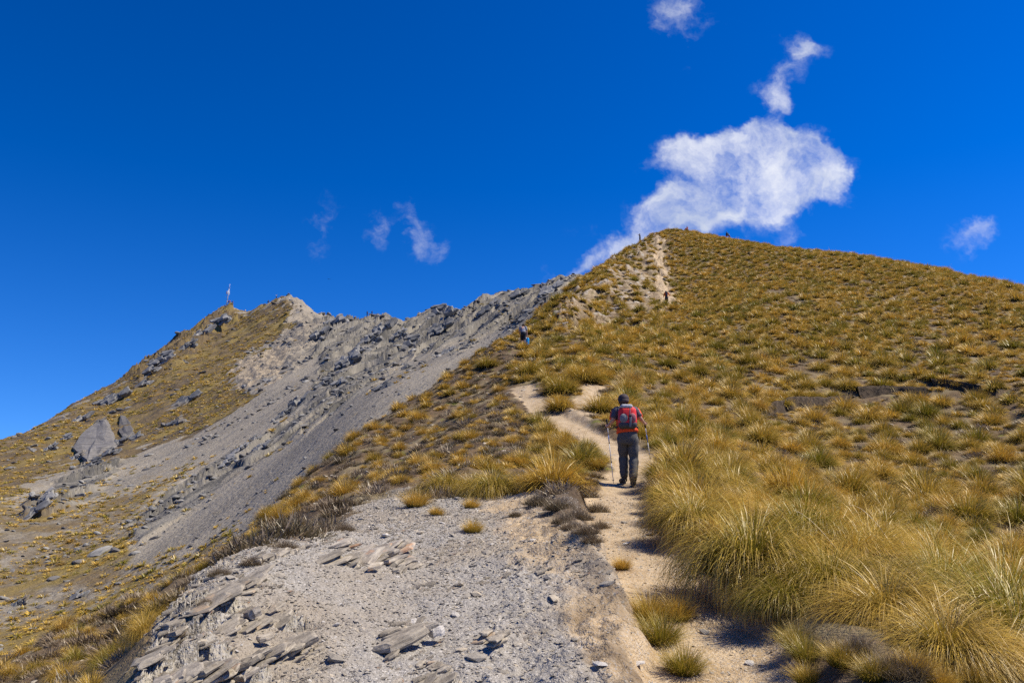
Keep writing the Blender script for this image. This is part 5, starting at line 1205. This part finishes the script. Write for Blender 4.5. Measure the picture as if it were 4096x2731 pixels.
def person(label, loc, rz, J=None, shirt='shirt_grey', shirtc=(.3, .3, .33), legs='trousers', legc=(.06, .065, .075), short=False, hat=None, hatc=(.04, .035, .045), sleeve=.75, sc=1.0, wr=.03, hair=(.05, .035, .025), sleevec=None):
    j = dict(BASEJ); j.update(J or {}); j = {k: Vector(v) for k, v in j.items()}
    root = empty('person', loc, rz); root.scale = (sc, sc, sc); tag(root, label, 'person')
    parts = [skin_body(j)]
    fw = Vector((0, 1, 0)); hd, jw = j['head'], j['jaw']; f_ = Vector((hd.x - jw.x, 0, 0)) + fw; f_.normalize()
    parts += [ellip(tuple(hd + f_ * .096 + Vector((0, 0, -.012))), (.014, .022, .024), 5)]                      # nose
    for s_ in (-1, 1):
        parts += [ellip(tuple(hd + Vector((s_ * .088, .0, -.005))), (.014, .024, .034), 5), ellip(tuple(hd + Vector((s_ * .032, .083, .012))), (.013, .010, .008), 4)]   # ears, eyes
    parts += [ellip(tuple(hd + Vector((0, .086, -.055))), (.026, .010, .008), 4)]                             # mouth
    for s in 'LR': parts += hand(j, s)
    obj('body', merge('body', parts, SKIN), root)
    # shirt: torso with shoulders, sleeves
    pe, spn, ch, nk = j['pelvis'], j['spine'], j['chest'], j['neck']
    P_, R_ = dense([pe + Vector((0, -.005, .03)), pe.lerp(spn, .6), spn, spn.lerp(ch, .5), ch, ch.lerp(nk, .45), ch.lerp(nk, .85)],
                   [(.178, .130), (.172, .128), (.170, .128), (.182, .133), (.190, .132), (.150, .110), (.070, .068)], 2)
    sp = [tube(P_, R_, 16, wr, 3)]
    for s in 'LR':
        a, b, c = j['sho' + s], j['elb' + s], j['wri' + s]
        if sleeve <= 1: pts = [ch.lerp(a, .55) + Vector((0, 0, .03)), a, a.lerp(b, sleeve * .5), a.lerp(b, sleeve)]; rd = [.085, .083, .074, .070]
        else: pts = [ch.lerp(a, .55) + Vector((0, 0, .03)), a, a.lerp(b, .5), b, b.lerp(c, .9)]; rd = [.085, .083, .070, .058, .046]
        P_, R_ = dense(pts, rd, 2); tb = tube(P_, R_, 12, wr, 5)
        if sleevec: obj('sleeve', merge('sleeve', [tb], pmat(*sleevec)), root)
        else: sp.append(tb)
    obj('shirt', merge('shirt', sp, pmat(shirt, shirtc)), root)
    lp = []
    P_, R_ = dense([pe + Vector((0, 0, .09)), pe, (j['hipL'] + j['hipR']) / 2 + Vector((0, -.01, -.04)), (j['hipL'] + j['hipR']) / 2 + Vector((0, -.005, -.14))], [(.176, .135), (.192, .150), (.178, .145), (.120, .105)], 2)
    lp.append(tube(P_, R_, 16, wr * .6, 7))
    for s in 'LR':
        h, k, a = j['hip' + s], j['kne' + s], j['ank' + s]
        if short: pts = [h + Vector((0, 0, .02)), h.lerp(k, .5), h.lerp(k, .95)]; rd = [.108, .103, .100]; kk = 3
        else: pts = [h + Vector((0, 0, .02)), h.lerp(k, .5), k, k.lerp(a, .5), k.lerp(a, .97)]; rd = [.116, .108, .092, .088, .078]; kk = 4
        P_, R_ = dense(pts, rd, kk); lp.append(tube(P_, R_, 14, wr * 1.6, 9))
    obj('shorts' if short else 'trousers', merge('legs', lp, pmat(legs, legc)), root)
    for s in 'LR':
        a, tt = j['ank' + s], j['toe' + s]; d = tt - a; d.z = 0; d.normalize(); zb = tt.z - .045
        heel = Vector((a.x, a.y, zb)) - d * .045; toe = Vector((tt.x, tt.y, zb)) + d * .05
        up = [tube(dense([a + Vector((0, 0, .06)), a + Vector((0, 0, -.02)), heel + d * .05 + Vector((0, 0, .045))], [.056, .056, .052], 2)[0], dense([0, 0, 0], [.056, .058, .055], 2)[1] if False else [.056, .056, .057, .057, .054], 12),
              tube([heel + Vector((0, 0, .05)), heel + d * .06 + Vector((0, 0, .05)), heel.lerp(toe, .6) + Vector((0, 0, .045)), toe + Vector((0, 0, .035))], [(.040, .045), (.048, .048), (.050, .042), (.034, .030)], 12)]
        b = obj('boot', merge('boot', up, pmat('boot_leather', (.075, .065, .05), .7)), root)
        obj('sole', merge('sole', [tube([heel - d * .008 + Vector((0, 0, .012)), heel.lerp(toe, .5) + Vector((0, 0, .012)), toe + d * .01 + Vector((0, 0, .014))], [(.043, .012), (.052, .012), (.036, .010)], 12)], pmat('boot_sole', (.16, .13, .09), .8)), b)
    if hat: obj('cap', merge('cap', [ellip(tuple(hd + Vector((0, -.012, .018))), (.108, .118, .104), 9), tube([hd + Vector((0, -.02, -.06)), hd + Vector((0, -.015, .0))], [(.094, .10), (.108, .116)], 16)], pmat(hat, hatc)), root)
    else: obj('hair', merge('hair', [ellip(tuple(hd + Vector((0, -.022, .020))), (.098, .105, .100), 9), ellip(tuple(hd + Vector((0, -.055, -.035))), (.080, .055, .07), 7)], pmat('hair_dark', hair)), root)
    return root
def toward(px, py, rmin=2, rmax=1e9, fld=None): return (fld or LA).hit(px, py, rmin=rmin, rmax=rmax)
ALU = pmat('pole_aluminium', (.62, .63, .65), .45, 60, .05, 0, .0); POLEB = pmat('pole_blue', (.08, .18, .50), .4, 60, .05, 0, 0); GRIP = pmat('grip_black', (.02, .02, .022), .7)
def trek_pole(label, top, tip, blue=True):
    top, tip = Vector(top), Vector(tip); root = empty('trekking_pole', tip); tag(root, label, 'pole'); L = lambda f: top.lerp(tip, f) - tip
    obj('grip', merge('grip', [tube([L(-.02), L(.0), L(.04), L(.115)], [.014, .019, .016, .017], 8)], GRIP), root)
    obj('shaft', merge('shaft', [tube([L(.115), L(.24)], [.0085, .0085], 8), tube([L(.36), L(.66)], [.0078, .0078], 8), tube([L(.67), L(.97)], [.0065, .006], 8)], ALU), root)
    if blue: obj('blue_section', merge('blue', [tube([L(.24), L(.36)], [.0092, .0092], 8)], POLEB), root)
    for f in (.36, .66): obj('clamp', merge('clamp', [tube([L(f - .01), L(f + .012)], [.012, .012], 8)], GRIP), root)
    obj('tip', merge('tip', [tube([L(.965), L(1.0)], [.006, .003], 6), tube([L(.94), L(.948)], [.022, .022], 8)], GRIP), root)
    return root
# --- hiker with poles (about 1.79 m, walking uphill, seen from behind)
HP = toward(2516, 1946, 10, 24)
HJ = dict(pelvis=(-.005, 0, .97), spine=(-.02, .02, 1.14), chest=(-.025, .06, 1.385), neck=(-.035, .10, 1.535), jaw=(-.045, .125, 1.60), head=(-.048, .13, 1.665), crown=(-.048, .125, 1.735),
 shoL=(-.195, .06, 1.455), elbL=(-.285, .02, 1.245), wriL=(-.345, .22, 1.16), palmL=(-.36, .29, 1.165),
 shoR=(.155, .06, 1.455), elbR=(.265, .04, 1.29), wriR=(.355, .20, 1.225), palmR=(.385, .27, 1.21),
 hipL=(-.095, 0, .93), kneL=(-.06, .20, .58), ankL=(-.055, .20, .17), toeL=(-.095, .34, .125), hipR=(.085, 0, .93), kneR=(.115, .06, .53), ankR=(.065, -.10, .11), toeR=(.08, .04, .045))
hk = person('hiker with two poles walking away up the trail, red and grey backpack, dark trousers', HP, .02, HJ, 'hiker_shirt', (.80, .085, .018), 'hiker_trousers', (.095, .090, .084), hat='hiker_cap', hatc=(.060, .046, .050), wr=.06, sleevec=('hiker_sleeve', (.085, .078, .098)))
# red-orange vest panels over the dark shirt
RED = pmat('orange_red', (.80, .085, .018), .7); PRED = pmat('pack_red', (.75, .03, .035), .6); PGR = pmat('pack_grey', (.20, .20, .21), .7, 60); PDK = pmat('pack_dark', (.065, .065, .072), .7, 90); PLT = pmat('pack_light', (.42, .42, .44), .7, 60, .35); WEB = pmat('webbing', (.16, .16, .17), .6, 120, .3)
P_, R_ = dense([HJ['pelvis'] and Vector(HJ['pelvis']) + Vector((0, 0, .05)), Vector((-.015, .015, 1.16)), Vector((-.02, .035, 1.27))], [(.196, .148), (.186, .142), (.188, .142)], 3)
obj('shirt_hem', merge('hem', [tube(P_, [(a_ + .012, b_ + .014) for a_, b_ in R_], 18, .03, 4)], RED), hk)
obj('collar', merge('collar', [tube([(-.028, .07, 1.47), (-.033, .09, 1.515), (-.036, .10, 1.55)], [(.118, .088), (.082, .078), (.066, .066)], 16)], RED), hk)
for s, a, b in ((-1, (-.20, .085, 1.45), (-.265, .06, 1.28)), (1, (.165, .085, 1.45), (.252, .065, 1.31))):
    obj('sleeve_panel', merge('panel', [tube([Vector(a) + Vector((s * .012, .02, .02)), (Vector(a) + Vector(b)) / 2 + Vector((s * .020, .025, 0)), Vector(b) + Vector((s * .012, .02, .0))], [.074, .074, .066], 10)], RED), hk)
pk = empty('backpack', HP + Vector((-.02, -.10, 1.08)), .02); tag(pk, 'red and grey backpack worn by the hiker with poles', 'backpack')
obj('main_bag', merge('bag', [rbox((.365, .21, .41), (0, -.045, .225), (-.10, 0, 0), .42, 4, .92)], PRED), pk)
obj('lower_panel', merge('low', [rbox((.350, .20, .165), (.0, -.066, .085), (-.10, 0, 0), .45, 4, 1.0)], PDK), pk)
obj('mesh_pocket', merge('mesh', [ellip((-.085, -.145, .195), (.080, .030, .092), 8)], PGR), pk)
obj('mesh_pocket', merge('mesh', [ellip((.080, -.145, .205), (.072, .030, .095), 8)], pmat('pocket_red_grey', (.36, .13, .14), .7, 30)), pk)
obj('lid', merge('lid', [rbox((.235, .19, .085), (-.015, -.030, .415), (-.28, 0, 0), .45, 4, .95)], PLT), pk)
sm = obj('centre_strap', merge('cs', [rbox((.040, .012, .20), (.035, -.182, .13), (-.06, .10, 0), .3, 2), rbox((.018, .010, .30), (.030, -.165, .28), (-.10, .06, 0), .3, 2)], WEB), pk)
obj('buckle', merge('bk', [rbox((.050, .02, .030), (.030, -.185, .245), (0, 0, 0), .3, 2)], GRIP), sm)
for s in (-1, 1):
    obj('shoulder_strap', merge('ss', [tube([(s * .105, .02, .36), (s * .125, .09, .44), (s * .14, .17, .425), (s * .15, .24, .33), (s * .15, .25, .18)], [(.030, .012)] * 5, 8)], PDK), pk)
    obj('side_strap', merge('sd', [tube([(s * .16, -.03, .40), (s * .172, -.05, .25), (s * .178, -.06, .10)], [.008, .008, .008], 6)], WEB), pk)
obj('hip_belt', merge('hb', [tube([(-.19, .02, .05), (-.21, .10, .035), (-.16, .20, .03)], [(.012, .026)] * 3, 8), tube([(.19, .02, .05), (.21, .10, .035), (.16, .20, .03)], [(.012, .026)] * 3, 8)], PDK), pk)
def loc_on(p): return Vector((p.x, p.y, float(LA.height(p.x, p.y)) + .005))
tl = loc_on(HP + Vector((-.26, .26, 0))); trp = loc_on(HP + Vector((.535, .42, 0)))
trek_pole('aluminium trekking pole with blue band in the hiker\'s left hand', HP + Vector((-.362, .31, 1.285)), tl)
trek_pole('aluminium trekking pole with blue band in the hiker\'s right hand, tip hidden in grass', HP + Vector((.375, .30, 1.26)), trp)
# --- walker in grey shirt carrying a blue bag
GP = toward(2092, 1388, 40, 75)
gJ = dict(pelvis=(.02, -.02, .90), spine=(0, .05, 1.06), chest=(-.01, .17, 1.27), neck=(-.01, .25, 1.38), jaw=(0, .30, 1.42), head=(.01, .325, 1.49), crown=(.01, .33, 1.56), shoL=(-.19, .17, 1.33), elbL=(-.25, .10, 1.08), wriL=(-.24, .30, .98), palmL=(-.24, .36, .95),
 shoR=(.18, .16, 1.33), elbR=(.24, .10, 1.05), wriR=(.25, .12, .83), palmR=(.25, .12, .75), hipL=(-.08, -.02, .86), kneL=(-.09, .20, .52), ankL=(-.10, .12, .16), toeL=(-.11, .26, .12))
person('walker in grey T-shirt and black shorts climbing the ridge, carrying a blue bag', GP, -.1, gJ, 'tee_grey', (.20, .215, .26), 'shorts_black', (.022, .024, .032), True, sc=1.04)
bg_ = empty('bag', GP + Vector((.30, .10, .10)), .1); tag(bg_, 'bright blue bag hanging from the grey-shirted walker\'s right hand', 'bag')
obj('bag_body', merge('bb', [rbox((.26, .26, .56), (0, 0, .30), (0, .05, 0), .48, 4, .9)], pmat('bag_blue', (.005, .28, .66), .4, 20)), bg_)
obj('white_panel', merge('wp', [rbox((.07, .12, .24), (-.125, -.04, .46), (0, .45, 0), .3, 2)], pmat('bag_white', (.8, .82, .85), .5)), bg_)
obj('handle', merge('hn', [tube([(-.05, 0, .58), (-.03, 0, .68), (.03, 0, .68), (.06, 0, .57)], [.012] * 4, 6)], PDK), bg_)
trek_pole('dark walking pole in the grey-shirted walker\'s left hand', GP + Vector((-.24, .42, 1.06)), loc_on(GP + Vector((-.30, .40, 0))), False)
# --- walker in orange on the bare spur
OP = toward(2667, 1222, 75, 130)
oJ = dict(chest=(0, .12, 1.34), neck=(0, .17, 1.47), jaw=(0, .20, 1.53), head=(0, .21, 1.60), crown=(0, .21, 1.67), elbR=(.32, .10, 1.28), wriR=(.46, .16, 1.18), palmR=(.52, .18, 1.15), elbL=(-.27, .05, 1.18), wriL=(-.27, .2, 1.02), palmL=(-.27, .26, .98), kneR=(.11, .14, .52), ankR=(.13, .05, .12), toeR=(.14, .19, .08))
person('walker in orange shirt and dark shorts on the bare trail high on the spur', OP, .1, oJ, 'shirt_orange', (.85, .20, .03), 'shorts_dark', (.03, .033, .04), True, sleeve=1.6)
ob = empty('backpack', OP + Vector((0, -.08, 1.02)), .1); tag(ob, 'dark navy backpack on the walker in orange', 'backpack')
obj('main_bag', merge('b', [rbox((.25, .20, .40), (0, 0, .22), (-.12, 0, 0), .42, 4, .9)], pmat('pack_navy', (.025, .03, .06))), ob); obj('lid', merge('l', [rbox((.26, .2, .09), (0, .02, .47), (-.2, 0, 0), .45, 3)], pmat('pack_navy2', (.04, .045, .08))), ob)
# --- small figures on the skylines
SIT = dict(pelvis=(0, 0, .14), spine=(0, -.03, .32), chest=(0, .0, .56), neck=(0, .03, .70), jaw=(0, .05, .765), head=(0, .055, .845), crown=(0, .05, .915), shoL=(-.175, .0, .63), elbL=(-.24, .10, .42), wriL=(-.16, .30, .42), palmL=(-.12, .37, .42), shoR=(.175, .0, .63), elbR=(.24, .10, .42), wriR=(.16, .30, .42), palmR=(.12, .37, .42),
 hipL=(-.09, .04, .13), kneL=(-.12, .40, .42), ankL=(-.11, .62, .10), toeL=(-.11, .76, .05), hipR=(.09, .04, .13), kneR=(.12, .40, .42), ankR=(.11, .62, .10), toeR=(.11, .76, .05))
UP = dict(elbL=(-.33, .02, 1.62), wriL=(-.46, .03, 1.84), palmL=(-.50, .03, 1.91), elbR=(.36, .02, 1.58), wriR=(.54, .03, 1.74), palmR=(.60, .03, 1.79))
CAMJ = dict(elbL=(-.34, .12, 1.40), wriL=(-.24, .28, 1.55), palmL=(-.20, .32, 1.60), elbR=(.24, .12, 1.30), wriR=(.12, .28, 1.50), palmR=(.08, .32, 1.56))
def crest(px, fld, lo, hi, up=0.0):
    az_, _ = pix2ang(px, 1100); i = int(np.argmin(np.abs(fld.az - float(az_)))); m = (fld.r > lo) & (fld.r < hi)
    jx_ = int(np.where(m, fld.T[i], -9).argmax()); r = fld.r[jx_]; a_ = fld.az[i]
    return Vector((r * math.sin(a_), r * math.cos(a_), float(fld.Z[i, jx_]) + up))
person('standing person in dark clothes raising an arm on the left skyline of the tussock hill', crest(2563, LA, 90, 175), .9, CAMJ, 'tee_navy', (.03, .035, .05), 'trousers_black', (.02, .02, .025))
person('person in pink-red top sitting on the tussock hill skyline near its top', crest(2757, LA, 90, 190, .25), 2.2, SIT, 'top_pink', (.62, .10, .10), 'trousers_red', (.35, .08, .08))
person('person in dark top with teal pack sitting further right on the hill skyline', crest(2912, LA, 90, 190, .45), -1.2, SIT, 'top_dark', (.04, .04, .05), 'shorts_rust', (.35, .12, .06))
tp = empty('backpack', crest(2912, LA, 90, 190, .55) + Vector((.28, 0, 0))); tag(tp, 'teal backpack on the person sitting right on the hill skyline', 'backpack')
obj('main_bag', merge('b', [rbox((.34, .30, .50), (0, 0, .30), (0, 0, 0), .42, 4, .9)], pmat('pack_teal', (.02, .22, .28))), tp); obj('lid', merge('l', [rbox((.28, .26, .1), (0, 0, .56), (0, 0, 0), .45, 3)], pmat('pack_teal2', (.03, .16, .2))), tp)
person('person in white with both arms raised on the pale peak right of the mast', crest(1111, LB, 300, 520), 3.0, UP, 'top_white', (.80, .80, .82), 'trousers_dk', (.05, .05, .07), sc=1.1)
person('dark-clothed person crouching left of the one with raised arms', crest(1081, LB, 300, 520, .1), 1.0, SIT, 'top_charcoal', (.05, .06, .08), 'trousers_dk2', (.05, .05, .06), sc=1.2)
person('tall dark figure walking in the ridge notch left of the pointed crag', crest(1473, LB, 250, 480), -.6, None, 'top_black', (.02, .02, .03), 'trousers_dk3', (.03, .02, .025), sc=1.05)
person('smaller figure with blue pack in the ridge notch against the pointed crag', crest(1490, LB, 250, 480, -.5), -.6, None, 'top_blue', (.03, .05, .12), 'trousers_dk4', (.03, .03, .04))
person('person in dark red sitting nearest the mast foot', crest(924, LB, 350, 560, .1), 1.2, SIT, 'top_red', (.35, .05, .06), 'trousers_dk5', (.06, .04, .05), sc=1.25)
person('person in pale pink sitting in the middle of the group by the mast', crest(930, LB, 350, 560, .1), 1.6, SIT, 'top_palepink', (.55, .25, .28), 'trousers_dk6', (.08, .05, .06), sc=1.2)
person('person in purple sitting farthest right of the group by the mast', crest(936, LB, 350, 560, .1), 1.9, SIT, 'top_purple', (.25, .10, .28), 'trousers_dk7', (.06, .05, .08), sc=1.2)
person('person in pale clothes on the saddle between the mast and the pale peak', crest(990, LB, 350, 560, .1), .4, SIT, 'top_pale', (.60, .55, .52), 'trousers_pl', (.4, .38, .36), sc=1.3)
# --- radio mast on the summit
mp = crest(914, LB, 350, 560); s = mp.length / F
STEEL = pmat('mast_steel', (.52, .52, .50), .5, 3, .15, .3); WHT = pmat('mast_white', (.82, .80, .80), .5, 3, .06); PNK = pmat('mast_red', (.72, .32, .30), .6, 3, .1)
mast = empty('radio_mast', mp - Vector((0, 0, .3))); tag(mast, 'slender white and grey radio mast with panel antennas on the left summit', 'mast')
H = 86 * s; top = Vector((9 * s, 0, H))
lat = []
for k in range(3):
    o_ = Vector((math.cos(k * 2.094) * .22, math.sin(k * 2.094) * .22, 0)); lat.append(tube([o_, top * .78 + o_ * .8], [.075, .065], 6))
for q in range(14):
    z0, z1 = q / 14 * .78, (q + 1) / 14 * .78
    for k in range(3):
        a_ = Vector((math.cos(k * 2.094) * .22, math.sin(k * 2.094) * .22, 0)); b_ = Vector((math.cos((k + 1) * 2.094) * .22, math.sin((k + 1) * 2.094) * .22, 0)); lat.append(tube([top * z0 + a_, top * z1 + b_], [.03, .03], 4))
obj('lattice_pole', merge('lat', lat, STEEL), mast)
obj('top_pole', merge('tpole', [tube([top * .77, top * 1.0], [.10, .07], 8)], WHT), mast)
def panel(nm, dx, z, w, h, m): 
    c_ = top * z; b_ = obj(nm, merge(nm, [rbox((w, .22, h), (c_.x + dx, -.25, c_.z), (0, 0, 0), .25, 2)], m), mast)
    obj('bracket', merge('br', [tube([(c_.x, 0, c_.z), (c_.x + dx, -.2, c_.z)], [.05, .05], 6)], STEEL), b_)
panel('panel_antenna', -4.5 * s, .615, 3.6 * s, 12 * s, WHT); panel('panel_antenna', -6.8 * s, .605, 1.6 * s, 11 * s, PNK); panel('panel_antenna', 4.0 * s, .58, 2.0 * s, 13 * s, WHT)
panel('dish_box', -6.5 * s, .43, 2.2 * s, 4.5 * s, WHT); panel('equipment_box', .8 * s, .20, 3 * s, 6 * s, WHT)
obj('cross_arm', merge('ca', [tube([top * .845 + Vector((-7 * s, 0, 0)), top * .845 + Vector((3 * s, 0, 0))], [.07, .07], 6)] + [tube([top * .845 + Vector((-k * 2 * s, -.0, -1.5 * s)), top * .845 + Vector((-k * 2 * s, 0, 1.5 * s))], [.04, .04], 6) for k in (1, 2, 3)], STEEL), mast)
obj('base_cabinet', merge('bc', [rbox((6 * s, 1.0, 6 * s), (-5.5 * s, .3, 2.2 * s), (0, 0, 0), .08, 2)], pmat('cabinet', (.72, .55, .55), .6, 3)), mast)
obj('footing', merge('ft', [rbox((10 * s, 1.4, 2 * s), (0, .3, .6 * s), (0, 0, 0), .1, 2)], pmat('concrete', (.55, .53, .5), .9, 3)), mast)
# --- a bird far out above the peaks
bp = Vector((0, 0, EYE)) + pix2dir(1316, 1117) * 260
bird = empty('bird', bp, .6); tag(bird, 'tiny dark bird soaring in the blue sky above the ridge', 'bird'); BK = pmat('feathers', (.025, .022, .02), .8)
obj('body', merge('bd', [tube([(0, .26, 0), (0, .16, .02), (0, 0, .02), (0, -.16, .0), (0, -.30, 0)], [.015, .045, .062, .045, .03], 10)], BK), bird)
for s_ in (-1, 1): obj('wing', merge('wg', [tube([(s_ * .03, .03, .03), (s_ * .28, .06, .10), (s_ * .55, .0, .07), (s_ * .68, -.06, .05)], [(.02, .09), (.015, .085), (.012, .06), (.006, .02)], 8)], BK), bird)
obj('tail', merge('tl', [tube([(0, -.28, 0), (0, -.42, 0)], [(.03, .012), (.075, .008)], 8)], BK), bird)
